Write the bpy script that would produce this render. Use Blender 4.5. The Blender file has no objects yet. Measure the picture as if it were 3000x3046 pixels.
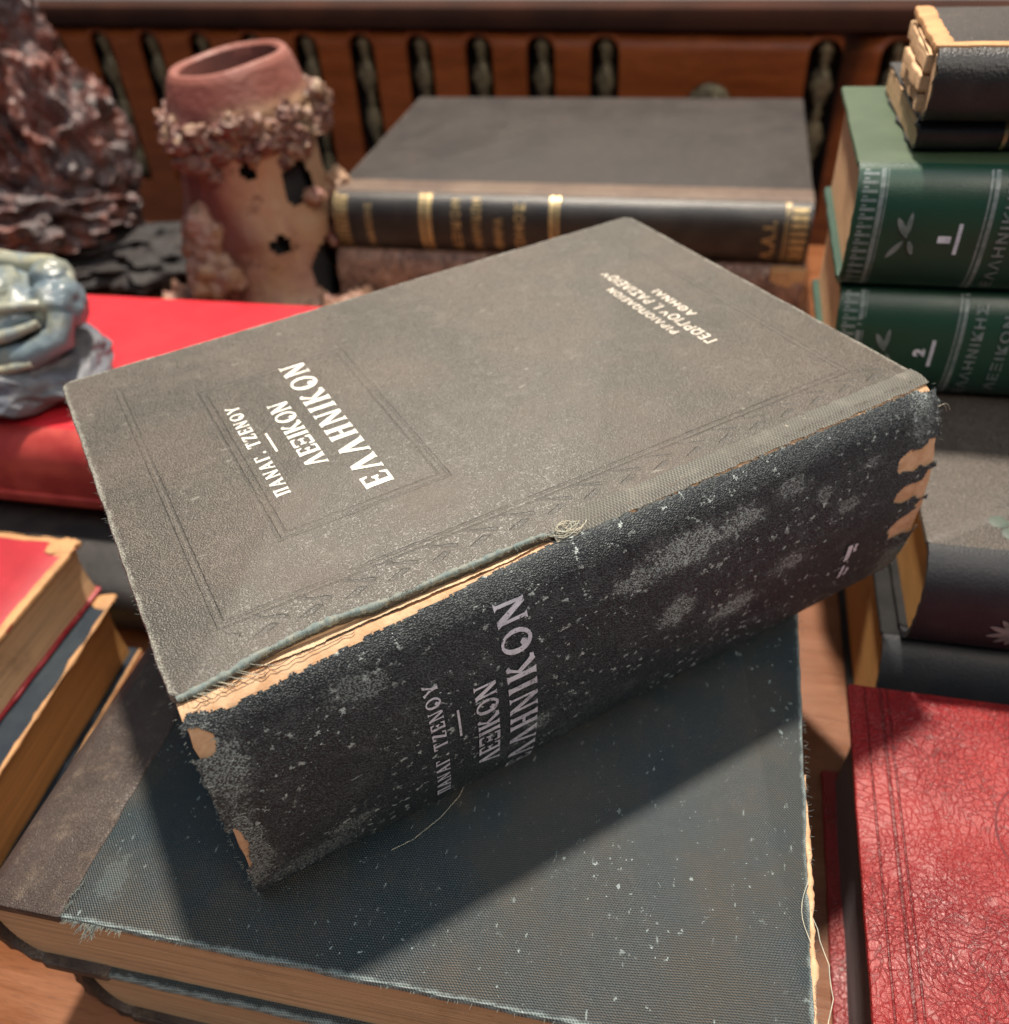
import bpy, bmesh, math, random
from mathutils import Vector, Matrix, noise
R = math.radians
random.seed(7)
sc = bpy.context.scene
col = sc.collection

# ------------------------------------------------------------------ objects
def tag(o, label=None, cat=None, group=None, kind=None):
    if label: o['label'] = label
    if cat: o['category'] = cat
    if group: o['group'] = group
    if kind: o['kind'] = kind
    return o

def empty(name, loc, rz, label, cat, group=None):
    o = bpy.data.objects.new(name, None)
    col.objects.link(o)
    o.empty_display_size = 0.02
    o.location = loc
    o.rotation_euler = (0, 0, rz)
    return tag(o, label, cat, group)

def obj(name, bm, mat, parent=None, smooth=40, loc=None):
    me = bpy.data.meshes.new(name)
    bmesh.ops.remove_doubles(bm, verts=bm.verts, dist=1e-7)
    if smooth:
        lim = R(smooth)
        for f in bm.faces: f.smooth = True
        for e in bm.edges:
            if len(e.link_faces) == 2 and e.calc_face_angle(0) > lim: e.smooth = False
    bm.to_mesh(me); bm.free()
    me.materials.append(mat)
    o = bpy.data.objects.new(name, me)
    col.objects.link(o)
    if parent: o.parent = parent
    if loc: o.location = loc
    return o

def nz(p, s=1.0, o=0.0):
    return noise.noise(Vector((p[0]*s+o, p[1]*s+o*1.7, (p[2] if len(p) > 2 else 0)*s-o)))

# ------------------------------------------------------------------ node helper
class G:
    def __init__(s, name):
        s.mat = bpy.data.materials.new(name); s.mat.use_nodes = True
        s.nt = s.mat.node_tree; s.nt.nodes.clear()
        s.out = s.nt.nodes.new('ShaderNodeOutputMaterial')
        s.b = s.nt.nodes.new('ShaderNodeBsdfPrincipled')
        s.nt.links.new(s.b.outputs[0], s.out.inputs[0])
        s.tc = s.nt.nodes.new('ShaderNodeTexCoord')
        s.P = s.tc.outputs['Object']
        s.UV = s.tc.outputs['UV']
    def L(s, a, b):
        if isinstance(a, (int, float)): b.default_value = a
        elif isinstance(a, tuple): b.default_value = a if len(a) != 3 or b.type != 'RGBA' else (*a, 1)
        else: s.nt.links.new(a, b)
    def set(s, k, v): s.L(v, s.b.inputs[k])
    def m(s, op, a, b=None, c=None, clamp=False):
        n = s.nt.nodes.new('ShaderNodeMath'); n.operation = op; n.use_clamp = clamp
        for i, v in enumerate((a, b, c)):
            if v is not None: s.L(v, n.inputs[i])
        return n.outputs[0]
    def mix(s, f, a, b, mode='MIX'):
        n = s.nt.nodes.new('ShaderNodeMix'); n.data_type = 'RGBA'; n.blend_type = mode; n.clamp_factor = True
        s.L(f, n.inputs[0]); s.L(a, n.inputs[6]); s.L(b, n.inputs[7])
        return n.outputs[2]
    def map(s, v, scale=(1, 1, 1), rot=(0, 0, 0), loc=(0, 0, 0)):
        n = s.nt.nodes.new('ShaderNodeMapping'); s.L(v, n.inputs[0])
        n.inputs[1].default_value = loc; n.inputs[2].default_value = rot; n.inputs[3].default_value = scale
        return n.outputs[0]
    def noise(s, v, scale, det=3, rough=.55, dist=0):
        n = s.nt.nodes.new('ShaderNodeTexNoise'); s.L(v, n.inputs['Vector'])
        n.inputs['Scale'].default_value = scale; n.inputs['Detail'].default_value = det
        n.inputs['Roughness'].default_value = rough; n.inputs['Distortion'].default_value = dist
        return n.outputs['Fac']
    def vor(s, v, scale, feat='F1', out='Distance', rnd=1):
        n = s.nt.nodes.new('ShaderNodeTexVoronoi'); s.L(v, n.inputs['Vector']); n.feature = feat
        n.inputs['Scale'].default_value = scale; n.inputs['Randomness'].default_value = rnd
        return n.outputs[out]
    def ramp(s, v, lo, hi, a=0., b=1.):
        n = s.nt.nodes.new('ShaderNodeMapRange'); n.interpolation_type = 'SMOOTHSTEP'
        s.L(v, n.inputs[0]); n.inputs[1].default_value = lo; n.inputs[2].default_value = hi
        n.inputs[3].default_value = a; n.inputs[4].default_value = b
        return n.outputs[0]
    def xyz(s, v):
        n = s.nt.nodes.new('ShaderNodeSeparateXYZ'); s.L(v, n.inputs[0]); return n.outputs
    def bump(s, h, dist, strength=1., nrm=None):
        n = s.nt.nodes.new('ShaderNodeBump'); s.L(h, n.inputs['Height'])
        n.inputs['Distance'].default_value = dist; n.inputs['Strength'].default_value = strength
        if nrm is not None: s.L(nrm, n.inputs['Normal'])
        return n.outputs[0]
    def warp(s, v, scale, amt):
        n = s.nt.nodes.new('ShaderNodeTexNoise'); s.L(v, n.inputs['Vector']); n.inputs['Scale'].default_value = scale
        a = s.nt.nodes.new('ShaderNodeVectorMath'); a.operation = 'MULTIPLY_ADD'
        s.L(n.outputs['Color'], a.inputs[0]); a.inputs[1].default_value = (amt,)*3; s.L(v, a.inputs[2])
        return a.outputs[0]

def edge_dist(g, v, x0, x1, y0, y1):
    X, Y, _ = g.xyz(v)
    return g.m('MINIMUM', g.m('MINIMUM', g.m('SUBTRACT', X, x0), g.m('SUBTRACT', x1, X)),
               g.m('MINIMUM', g.m('SUBTRACT', Y, y0), g.m('SUBTRACT', y1, Y)))

def rect_line(g, v, x0, x1, y0, y1, w):
    X, Y, _ = g.xyz(v)
    dx = g.m('SUBTRACT', g.m('ABSOLUTE', g.m('SUBTRACT', X, (x0+x1)/2)), (x1-x0)/2)
    dy = g.m('SUBTRACT', g.m('ABSOLUTE', g.m('SUBTRACT', Y, (y0+y1)/2)), (y1-y0)/2)
    d = g.m('ABSOLUTE', g.m('MAXIMUM', dx, dy))
    return g.ramp(d, w*.5, w*1.3, 1, 0)

def cloth(name, base, tint, worn, scale=1500, kind='pebble', rect=None, rect_w=.004, speck=.3, rough=.52, spec=.5,
          bump=.00022, lines=(), patches=(), speck_col=(.35, .36, .33), blotch=.6, use_uv=False, dust=.0, twist=.5, fl=.665, fm=.46, mid_k=.35):
    g = G(name)
    v = g.UV if use_uv else g.P
    big = g.noise(v, 22, 4, .6)
    mid = g.noise(v, 95, 4, .65)
    c = g.mix(g.m('MULTIPLY', g.ramp(big, .35, .68), blotch), base, tint)
    c = g.mix(g.m('MULTIPLY', g.ramp(mid, .5, .75), mid_k), c, worn)
    # grain
    if kind == 'pebble':
        wv = g.warp(g.map(v, (1, 1.35, 1), (0, 0, twist)), 260, .0008)
        gr = g.vor(wv, scale, 'SMOOTH_F1')
        h = g.ramp(gr, .12, .62, 1, 0)
        h = g.m('MULTIPLY', h, g.m('ADD', .55, g.noise(v, scale*.6, 2)))
    else:
        w1 = g.map(g.warp(v, 250, .0005), (1, 1, 1), (0, 0, twist))
        X, Y, _ = g.xyz(w1)
        a = g.m('SINE', g.m('MULTIPLY', X, scale*2.6)); b = g.m('SINE', g.m('MULTIPLY', Y, scale*1.25))
        h = g.m('ADD', .5, g.m('MULTIPLY', g.m('MULTIPLY', a, b), .5))
        h = g.m('MULTIPLY', h, g.m('ADD', .45, g.noise(v, scale*.8, 2)))
    hi = g.ramp(h, .45, .95)
    c = g.mix(g.m('MULTIPLY', hi, g.ramp(big, .3, .7, .25, .75)), c, worn)
    c = g.mix(g.ramp(h, 0, .3, .55, 0), c, tuple(x*.35 for x in base))
    # lint and scuffs
    cl = g.ramp(g.noise(v, 34, 4, .65), fm, fm+.12)
    s1 = g.m('MULTIPLY', g.ramp(g.noise(v, 330, 5, .7), fl, fl+.02), cl)
    s2 = g.m('MULTIPLY', g.ramp(g.noise(v, 800, 1, .5), .745, .775), g.m('ADD', .12, g.m('MULTIPLY', cl, .88)))
    s3 = g.m('MULTIPLY', g.ramp(g.noise(g.map(v, (1, 3.2, 1), (0, 0, .8)), 160, 3, .6), .68, .74), .7)
    sp = g.m('MULTIPLY', g.m('MAXIMUM', g.m('MAXIMUM', s1, s2), s3), speck)
    c = g.mix(sp, c, speck_col)
    if rect:
        d = edge_dist(g, v, *rect)
        e = g.m('SUBTRACT', g.m('MULTIPLY', g.m('ADD', g.noise(v, 240, 4, .7), -.2), rect_w*1.6), d)
        ew = g.m('MULTIPLY', g.ramp(e, -.0008, .0008), g.ramp(h, .1, .6, .35, 1))
        c = g.mix(g.m('MULTIPLY', ew, .8), c, speck_col)
    hh = h
    for (x, y, rx, ry, ang, st) in patches:
        pv = g.map(v, (1/rx, 1/ry, 1), (0, 0, 0), (-x/rx, -y/ry, 0))
        pv = g.map(pv, (1, 1, 1), (0, 0, ang))
        n = g.nt.nodes.new('ShaderNodeVectorMath'); n.operation = 'LENGTH'; g.L(pv, n.inputs[0])
        X, Y, Z = g.xyz(pv)
        ln = g.m('SQRT', g.m('ADD', g.m('MULTIPLY', X, X), g.m('MULTIPLY', Y, Y)))
        mk = g.m('SUBTRACT', g.m('ADD', g.noise(v, 150, 6, .78), g.m('MULTIPLY', g.noise(v, 620, 2, .6), .5)), g.m('MULTIPLY', ln, .5))
        mk = g.m('MULTIPLY', g.m('MAXIMUM', g.m('MULTIPLY', g.ramp(mk, .2, .42), .22), g.ramp(mk, .41, .47)), g.ramp(h, .1, .6, .12, 1))
        c = g.mix(g.m('MULTIPLY', mk, st*.95), c, speck_col)
    nl = None
    for ln in lines:
        k = rect_line(g, v, *ln)
        nl = k if nl is None else g.m('MAXIMUM', nl, k)
    if nl is not None:
        nl = g.m('MULTIPLY', nl, g.ramp(g.noise(v, 26, 3), .3, .7, .35, 1))
        c = g.mix(g.m('MULTIPLY', nl, .42), c, tuple(x*.45 for x in base))
        hh = g.m('SUBTRACT', hh, g.m('MULTIPLY', nl, 1.8))
    if dust:
        c = g.mix(dust, c, (.3, .28, .25))
    g.set('Base Color', c)
    g.set('Roughness', g.ramp(big, .3, .7, rough-.05, rough+.08))
    g.set('Specular IOR Level', spec)
    nrm = g.bump(hh, bump)
    g.set('Normal', nrm)
    g.c, g.h, g.hh, g.v = c, h, hh, v
    return g

def leather(name, base, tint, worn, scale=260, rough=.42, bump=.0003, crack=.5, lines=(), spec=.5, rub=.35, mottle=None):
    g = G(name); v = g.P
    big = g.noise(v, 18, 4, .6)
    c = g.mix(g.ramp(big, .35, .7), base, tint)
    if mottle:
        c = g.mix(g.ramp(g.noise(v, 70, 4, .7, .5), .45, .62), c, mottle)
    wv = g.warp(v, 90, .006)
    cr = g.vor(wv, scale, 'DISTANCE_TO_EDGE'); cr2 = g.vor(wv, scale*2.3, 'DISTANCE_TO_EDGE')
    k = g.ramp(cr, 0, .16); k2 = g.ramp(cr2, 0, .22)
    h = g.m('MULTIPLY', k, g.m('ADD', .6, g.m('MULTIPLY', k2, .4)))
    area = g.ramp(g.noise(v, 28, 3, .6), .38, .62, .25, 1)
    c = g.mix(g.m('MULTIPLY', g.m('MULTIPLY', g.m('SUBTRACT', 1, h), crack*.6), area), c, tuple(x*.3 for x in base))
    c = g.mix(g.m('MULTIPLY', g.ramp(g.noise(v, 140, 5, .7), .5, .72), rub), c, worn)
    c = g.mix(g.m('MULTIPLY', g.ramp(g.noise(g.map(v, (1, 4, 1), (0, 0, .9)), 230, 4, .7), .6, .72), rub), c, worn)
    vn = g.ramp(g.vor(g.warp(g.warp(v, 35, .022), 190, .006), scale*.62, 'DISTANCE_TO_EDGE'), 0, .12)
    c = g.mix(g.m('MULTIPLY', g.m('MULTIPLY', g.m('SUBTRACT', 1, vn), crack), g.ramp(g.noise(v, 30, 4, .65), .38, .62, .12, 1)), c, tuple(x*.3 for x in base))
    nl = None
    for ln in lines:
        q = rect_line(g, v, *ln); nl = q if nl is None else g.m('MAXIMUM', nl, q)
    hh = g.m('SUBTRACT', g.m('MULTIPLY', h, area), g.m('MULTIPLY', g.m('SUBTRACT', 1, vn), .8))
    if nl is not None:
        c = g.mix(g.m('MULTIPLY', nl, .65), c, tuple(x*.28 for x in base))
        hh = g.m('SUBTRACT', hh, g.m('MULTIPLY', nl, 1.2))
    hh = g.m('ADD', hh, g.m('MULTIPLY', g.noise(v, 900, 2), .35))
    g.set('Base Color', c); g.set('Roughness', g.ramp(big, .3, .7, rough-.06, rough+.1)); g.set('Specular IOR Level', spec)
    g.set('Normal', g.bump(hh, bump))
    return g.mat

def plain(name, c0, c1=None, rough=.6, scale=60, metal=0., spec=.4, bump=0., bscale=300, stretch=(1, 1, 1)):
    g = G(name); v = g.map(g.P, stretch)
    c = g.mix(g.ramp(g.noise(v, scale, 4, .6), .35, .68), c0, c1 or tuple(x*.7 for x in c0))
    g.set('Base Color', c); g.set('Roughness', rough); g.set('Metallic', metal); g.set('Specular IOR Level', spec)
    if bump: g.set('Normal', g.bump(g.noise(v, bscale, 4, .6), bump))
    return g.mat

def pages(name, c0, c1, dirt=(.2, .1, .045)):
    g = G(name); v = g.P
    st = g.map(v, (18, 18, 2600))
    ln = g.noise(st, 1, 3, .6)
    wvp = g.warp(v, 14, .0022)
    st2 = g.map(wvp, (6, 6, 520)); l2 = g.noise(st2, 1, 3, .6)
    c = g.mix(g.ramp(ln, .3, .7), c0, c1)
    l3 = g.noise(g.map(wvp, (10, 10, 950)), 1, 2, .7)
    c = g.mix(g.m('MULTIPLY', g.ramp(l2, .45, .75), .5), c, tuple(x*.66 for x in c0))
    c = g.mix(g.m('MULTIPLY', g.ramp(l3, .52, .62), .6), c, tuple(x*.5 for x in c0))
    c = g.mix(g.m('MULTIPLY', g.ramp(g.noise(v, 38, 5, .65), .52, .8), .55), c, dirt)
    c = g.mix(g.m('MULTIPLY', g.ramp(g.noise(g.map(v, (1, 1, 3)), 170, 3, .6), .68, .75), .6), c, dirt)
    g.set('Base Color', c); g.set('Roughness', .72); g.set('Specular IOR Level', .25)
    g.set('Normal', g.bump(g.m('ADD', ln, l2), .0003, .8))
    return g.mat

def wood(name, c0, c1, dark, sx=(3, 40, 40), rough=.35, scale=3.2):
    g = G(name); v = g.map(g.warp(g.P, 6, .02), sx)
    a = g.noise(v, scale, 6, .65, .6); b = g.noise(g.map(v, (1.5, 6, 6)), scale*3, 4, .6)
    c = g.mix(g.ramp(a, .3, .7), c0, c1)
    c = g.mix(g.m('MULTIPLY', g.ramp(b, .5, .72), .6), c, dark)
    g.set('Base Color', c); g.set('Roughness', g.ramp(a, .3, .7, rough-.05, rough+.12)); g.set('Specular IOR Level', .45)
    g.set('Normal', g.bump(g.m('ADD', a, b), .0004, .5))
    return g.mat

# ------------------------------------------------------------------ mesh helpers
def rrect(x0, x1, y0, y1, r=.003, step=.004, amp=0., seed=0.):
    pts = []
    cs = [(x1-r, y0+r, -90), (x1-r, y1-r, 0), (x0+r, y1-r, 90), (x0+r, y0+r, 180)]
    arcs = [[(cx+r*math.cos(R(a0+90*k/6)), cy+r*math.sin(R(a0+90*k/6))) for k in range(7)] for cx, cy, a0 in cs]
    for i in range(4):
        pts += arcs[i]
        a, b = arcs[i][-1], arcs[(i+1) % 4][0]
        n = max(1, int(math.hypot(b[0]-a[0], b[1]-a[1])/step))
        pts += [(a[0]+(b[0]-a[0])*k/n, a[1]+(b[1]-a[1])*k/n) for k in range(1, n)]
    if amp:
        pts = [(x+amp*(nz((x, y), 90, seed)+.6*nz((x, y), 400, seed)), y+amp*(nz((x, y), 90, seed+5)+.6*nz((x, y), 400, seed+9))) for x, y in pts]
    return pts

def board(bm, pts, z0, z1, bev):
    n = len(pts)
    nr = []
    for i in range(n):
        a, b = Vector(pts[i-1]), Vector(pts[(i+1) % n]); d = (b-a); d = Vector((d.y, -d.x))
        nr.append(d.normalized() if d.length > 1e-9 else Vector((0, 0)))
    rings = []
    for z, ins in ((z0, bev), (z0+bev, 0), (z1-bev, 0), (z1-bev*.32, bev*.3), (z1, bev)):
        rings.append([bm.verts.new((p[0]-nr[i].x*ins, p[1]-nr[i].y*ins, z)) for i, p in enumerate(pts)])
    for a, b in zip(rings, rings[1:]):
        for i in range(n):
            bm.faces.new((a[i], a[(i+1) % n], b[(i+1) % n], b[i]))
    bm.faces.new(rings[-1]); bm.faces.new(rings[0][::-1])

def box(bm, x0, x1, y0, y1, z0, z1, bev=0.):
    board(bm, [(x1, y0), (x1, y1), (x0, y1), (x0, y0)][::1] if not bev else rrect(x0, x1, y0, y1, bev*1.5, 1), z0, z1, bev or 1e-5)

def prism_x(bm, yz, x0, x1, nx=1, jit=0.):
    rows = []
    for k in range(nx+1):
        x = x0+(x1-x0)*k/nx
        rows.append([bm.verts.new((x, y+jit*nz((x, y, z), 60), z)) for y, z in yz])
    n = len(yz)
    for a, b in zip(rows, rows[1:]):
        for i in range(n): bm.faces.new((a[i], b[i], b[(i+1) % n], a[(i+1) % n]))
    bm.faces.new(rows[0]); bm.faces.new(rows[-1][::-1])

def tube(bm, pts, r, sides=6, taper=0.):
    pts = [Vector(p) for p in pts]; rings = []
    for i, p in enumerate(pts):
        t = (pts[min(i+1, len(pts)-1)]-pts[max(i-1, 0)])
        if t.length < 1e-9: t = Vector((1, 0, 0))
        t.normalize()
        a = t.cross(Vector((0, 0, 1)));
        if a.length < .1: a = t.cross(Vector((0, 1, 0)))
        a.normalize(); b = t.cross(a)
        rr = r[i] if isinstance(r, list) else r*(1-taper*i/max(1, len(pts)-1))
        rings.append([bm.verts.new(p+rr*(math.cos(2*math.pi*k/sides)*a+math.sin(2*math.pi*k/sides)*b)) for k in range(sides)])
    for a, b in zip(rings, rings[1:]):
        for k in range(sides): bm.faces.new((a[k], a[(k+1) % sides], b[(k+1) % sides], b[k]))
    bm.faces.new(rings[0][::-1]); bm.faces.new(rings[-1])

def hair(bm, p, d, ln, r, bend=.5):
    p = Vector(p); d = Vector(d).normalized(); q = []
    j = Vector((random.uniform(-1, 1), random.uniform(-1, 1), random.uniform(-.4, .8)))*bend
    for k in range(5):
        t = k/4; q.append(p+d*ln*t+j*ln*t*t*.6)
    tube(bm, q, r, 4, .5)

def lathe(bm, prof, n=24, fn=None, cap=True):
    rings = []
    for r, z in prof:
        rings.append([bm.verts.new(fn(r, z, 2*math.pi*k/n) if fn else (r*math.cos(2*math.pi*k/n), r*math.sin(2*math.pi*k/n), z)) for k in range(n)])
    for a, b in zip(rings, rings[1:]):
        for k in range(n): bm.faces.new((a[k], a[(k+1) % n], b[(k+1) % n], b[k]))
    if cap:
        bm.faces.new(rings[0][::-1]); bm.faces.new(rings[-1])
    return rings

def blob(bm, c, rad, sub=3, amp=.15, fs=2., seed=0., rot=0., ridged=False):
    b2 = bmesh.new(); bmesh.ops.create_icosphere(b2, subdivisions=sub, radius=1)
    m = Matrix.Rotation(rot, 3, 'Z')
    for v in b2.verts:
        d = v.co.normalized(); s = Vector((d.x*fs+seed, d.y*fs, d.z*fs))
        k = noise.fractal(s, 1.0, 2.0, 4)
        if ridged: k = .55-abs(k)*1.4
        v.co = m @ Vector((d.x*rad[0], d.y*rad[1], d.z*rad[2]))*(1+amp*k)+Vector(c)
    me = bpy.data.meshes.new('t'); b2.to_mesh(me); b2.free(); bm.from_mesh(me); bpy.data.meshes.remove(me)

# ------------------------------------------------------------------ lettering
def stemp(x, w=.2, lo=0., hi=1., f=.07):
    return [(x-f, lo), (x+w+f, lo), (x+w, lo+.1), (x+w, hi-.1), (x+w+f, hi), (x-f, hi), (x, hi-.1), (x, lo+.1)]
def ringp(cx, cy, rx, ry, ix, iy, dx=0., dy=0., n=22):
    o = []
    for k in range(n):
        a, b = 2*math.pi*k/n, 2*math.pi*(k+1)/n
        o.append([(cx+rx*math.cos(a), cy+ry*math.sin(a)), (cx+rx*math.cos(b), cy+ry*math.sin(b)),
                  (cx+dx+ix*math.cos(b), cy+dy+iy*math.sin(b)), (cx+dx+ix*math.cos(a), cy+dy+iy*math.sin(a))])
    return o
def barp(x0, x1, y, h=.085, fl=.0, d=1):
    p = [[(x0, y), (x1, y), (x1, y+h), (x0, y+h)]]
    if fl: p.append([(x1-.02, y+(h if d < 0 else 0)), (x1+.07, y+h*.5), (x1+.03, y+(h if d < 0 else 0)-d*-fl), (x1-.1, y+h*.5)])
    return p
GL = {
 'Ι': ([stemp(.08)], .40),
 'Η': ([stemp(.08), stemp(.58), [(.26, .45), (.60, .45), (.60, .55), (.26, .55)]], .92),
 'Ν': ([[(.0, 1.0), (.24, 1.0), (.80, .0), (.62, .0)], [(.08, .0), (.18, .0), (.17, .86), (.08, .9)], [(.70, .12), (.79, .02), (.80, 1.), (.71, 1.)],
        [(-.02, .0), (.28, .0), (.19, .07), (.07, .07)], [(.60, 1.0), (.92, 1.0), (.81, .93), (.7, .93)]], .95),
 'Λ': ([[(.05, 0), (.15, 0), (.46, .9), (.36, 1.0)], [(.34, 1.02), (.54, 1.0), (.90, 0), (.64, 0)], [(-.04, 0), (.26, 0), (.15, .06), (.06, .06)], [(.56, 0), (.99, 0), (.88, .07), (.66, .07)]], .98),
 'Α': ([[(.05, 0), (.15, 0), (.46, .9), (.36, 1.0)], [(.34, 1.02), (.54, 1.0), (.90, 0), (.64, 0)], [(-.04, 0), (.26, 0), (.15, .06), (.06, .06)], [(.56, 0), (.99, 0), (.88, .07), (.66, .07)],
        [(.18, .3), (.7, .3), (.68, .38), (.2, .38)]], .98),
 'Ε': ([stemp(.08, f=.05), [(.26, .91), (.62, .91), (.66, 1.0), (.26, 1.0)], [(.56, .95), (.67, 1.0), (.68, .74), (.62, .76)], [(.26, .46), (.5, .44), (.5, .54), (.26, .54)],
        [(.44, .5), (.5, .37), (.58, .38), (.56, .62), (.5, .62)], [(.26, 0), (.66, 0), (.62, .09), (.26, .09)], [(.56, .05), (.67, 0), (.72, .27), (.65, .25)]], .78),
 'Ξ': ([[(.05, .9), (.7, .9), (.7, 1.), (.05, 1.)], [(.03, .76), (.1, .78), (.13, .92), (.03, 1.)], [(.65, .78), (.72, .76), (.72, 1.), (.62, .92)], [(.16, .45), (.6, .45), (.6, .56), (.16, .56)],
        [(.14, .36), (.2, .36), (.2, .65), (.14, .65)], [(.56, .36), (.62, .36), (.62, .65), (.56, .65)], [(.05, 0), (.7, 0), (.7, .12), (.05, .12)], [(.03, 0), (.13, .1), (.1, .26), (.02, .27)], [(.62, .1), (.72, 0), (.74, .27), (.66, .26)]], .82),
 'Κ': ([stemp(.08), [(.27, .46), (.36, .5), (.62, .86), (.5, .86)], [(.5, .86), (.62, .86), (.76, .92), (.68, 1.02), (.54, 1.0)],
        [(.33, .54), (.46, .62), (.70, .3), (.56, .16)], [(.56, .16), (.7, .3), (.82, .16), (.78, .02), (.68, 0)], [(.78, .02), (.82, .16), (.96, .14), (.94, .02)]], .98),
 'Ο': (ringp(.5, .5, .48, .52, .3, .42, .03, .02)+[[(.40, .10), (.52, .30), (.40, .40), (.28, .34), (.25, .2)]], 1.04),
 'Π': ([stemp(.08), stemp(.56), [(.0, .91), (.84, .91), (.84, 1.), (.0, 1.)]], .92),
 'Γ': ([stemp(.08, f=.06), [(.26, .91), (.62, .91), (.66, 1.), (.26, 1.)], [(.56, .95), (.67, 1.), (.68, .72), (.62, .74)]], .74),
 'Τ': ([stemp(.3, f=.06), [(.02, .91), (.78, .91), (.78, 1.), (.02, 1.)], [(0, .74), (.06, .76), (.12, .93), (0, 1.)], [(.74, .76), (.8, .74), (.8, 1.), (.68, .93)]], .86),
 'Ζ': ([[(.05, .91), (.7, .91), (.7, 1.), (.05, 1.)], [(.03, .74), (.09, .76), (.14, .92), (.03, 1.)], [(.46, .92), (.7, .92), (.26, .08), (.02, .08)], [(.02, 0), (.7, 0), (.7, .09), (.02, .09)], [(.62, .06), (.7, 0), (.76, .28), (.68, .26)]], .82),
 'Υ': ([stemp(.34, hi=.52, f=.05), [(.34, .42), (.54, .42), (.24, .88), (.08, .88)], [(.42, .42), (.54, .42), (.8, .9), (.7, .94)], [(.0, .86), (.26, .86), (.2, 1.), (.0, .98)], [(.66, .88), (.84, .86), (.9, .98), (.72, 1.)]], .9),
 '.': ([ringp(.12, .1, .11, .11, .01, .01, n=10)[k] for k in range(10)], .32),
 ' ': ([], .42),
}
def serif_polys(text, gap=.1, bold=.017):
    x = 0; out = []; k = 0
    for ch in text:
        P, adv = GL[ch]
        for p in P:
            cx = sum(q[0] for q in p)/len(p); n = len(p); fat = []
            ar = sum(p[i-1][0]*p[i][1]-p[i][0]*p[i-1][1] for i in range(n)); sg = 1 if ar > 0 else -1
            for i in range(n):
                d = Vector((p[(i+1) % n][0]-p[i-1][0], p[(i+1) % n][1]-p[i-1][1]))
                if d.length > 1e-6: d.normalize()
                fat.append((p[i][0]+sg*d.y*bold, p[i][1]-sg*d.x*bold*.35))
            out.append(([(a+x, b) for a, b in fat], k)); k += 1
        x += adv+gap
    return out, x-gap

def sans_polys(text, bold=.02):
    cu = bpy.data.curves.new('t', 'FONT'); cu.body = text; cu.size = 1; cu.offset = bold; cu.space_character = 1.18
    o = bpy.data.objects.new('t', cu); col.objects.link(o)
    dg = bpy.context.evaluated_depsgraph_get()
    me = bpy.data.meshes.new_from_object(o.evaluated_get(dg))
    polys = [([(me.vertices[i].co.x, me.vertices[i].co.y) for i in f.vertices], 0) for f in me.polygons]
    xs = [p[0] for P, _ in polys for p in P] or [0, 1]; ys = [p[1] for P, _ in polys for p in P] or [0, 1]
    x0, x1, y0, y1 = min(xs), max(xs), min(ys), max(ys)
    h = (y1-y0)
    polys = [([((a-x0)/h, (b-y0)/h) for a, b in P], k) for P, k in polys]
    bpy.data.objects.remove(o); bpy.data.curves.remove(cu); bpy.data.meshes.remove(me)
    return polys, (x1-x0)/h

def letters(bm, polys, width, h, length, place, lift=.00012, rough=0.):
    """polys in cap-height units; reading extent `length` (m), cap height h; place(a, b, lift) -> point."""
    for P, k in polys:
        vs = []
        for a, b in P:
            A, B = a/width*length, b*h
            if rough:
                A += rough*nz((a*3, b*3, k), 4.1); B += rough*nz((a*3, b*3, k+7), 4.1)
            vs.append(bm.verts.new(place(A, B, lift+.000006*(k % 12))))
        try: bm.faces.new(vs)
        except ValueError: pass

# ------------------------------------------------------------------ generic book
class Spine:
    """arc-length parametrised spine profile in (y, z), from bottom (s=0) to top."""
    def __init__(s, H, bulge, j=.003, p=2.6, pts=None):
        if pts is None:
            pts = []
            for k in range(25):
                t = -1+2*k/24
                z = H*(.5+.5*math.copysign(abs(math.sin(t*math.pi/2))**.9, t))
                q = abs(2*z/H-1)
                pts.append((j-(bulge+j)*(1-q**p)**(1/1.6) if q < 1 else j, z))
        s.p = pts; s.c = [0]
        for a, b in zip(pts, pts[1:]): s.c.append(s.c[-1]+math.hypot(b[0]-a[0], b[1]-a[1]))
        s.len = s.c[-1]
    def at(s, d):
        d = max(0, min(s.len, d))
        for i in range(len(s.c)-1):
            if d <= s.c[i+1] or i == len(s.c)-2:
                t = (d-s.c[i])/max(1e-9, s.c[i+1]-s.c[i]); a, b = s.p[i], s.p[i+1]
                y, z = a[0]+(b[0]-a[0])*t, a[1]+(b[1]-a[1])*t
                # smooth normal
                i0, i1 = max(0, i-1), min(len(s.p)-1, i+2)
                dy, dz = s.p[i1][0]-s.p[i0][0], s.p[i1][1]-s.p[i0][1]
                l = math.hypot(dy, dz) or 1
                return y, z, -dz/l, dy/l
    def pt(s, x, d, off=0.):
        y, z, ny, nz_ = s.at(d)
        return (x, y+ny*off, z+nz_*off)

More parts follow.
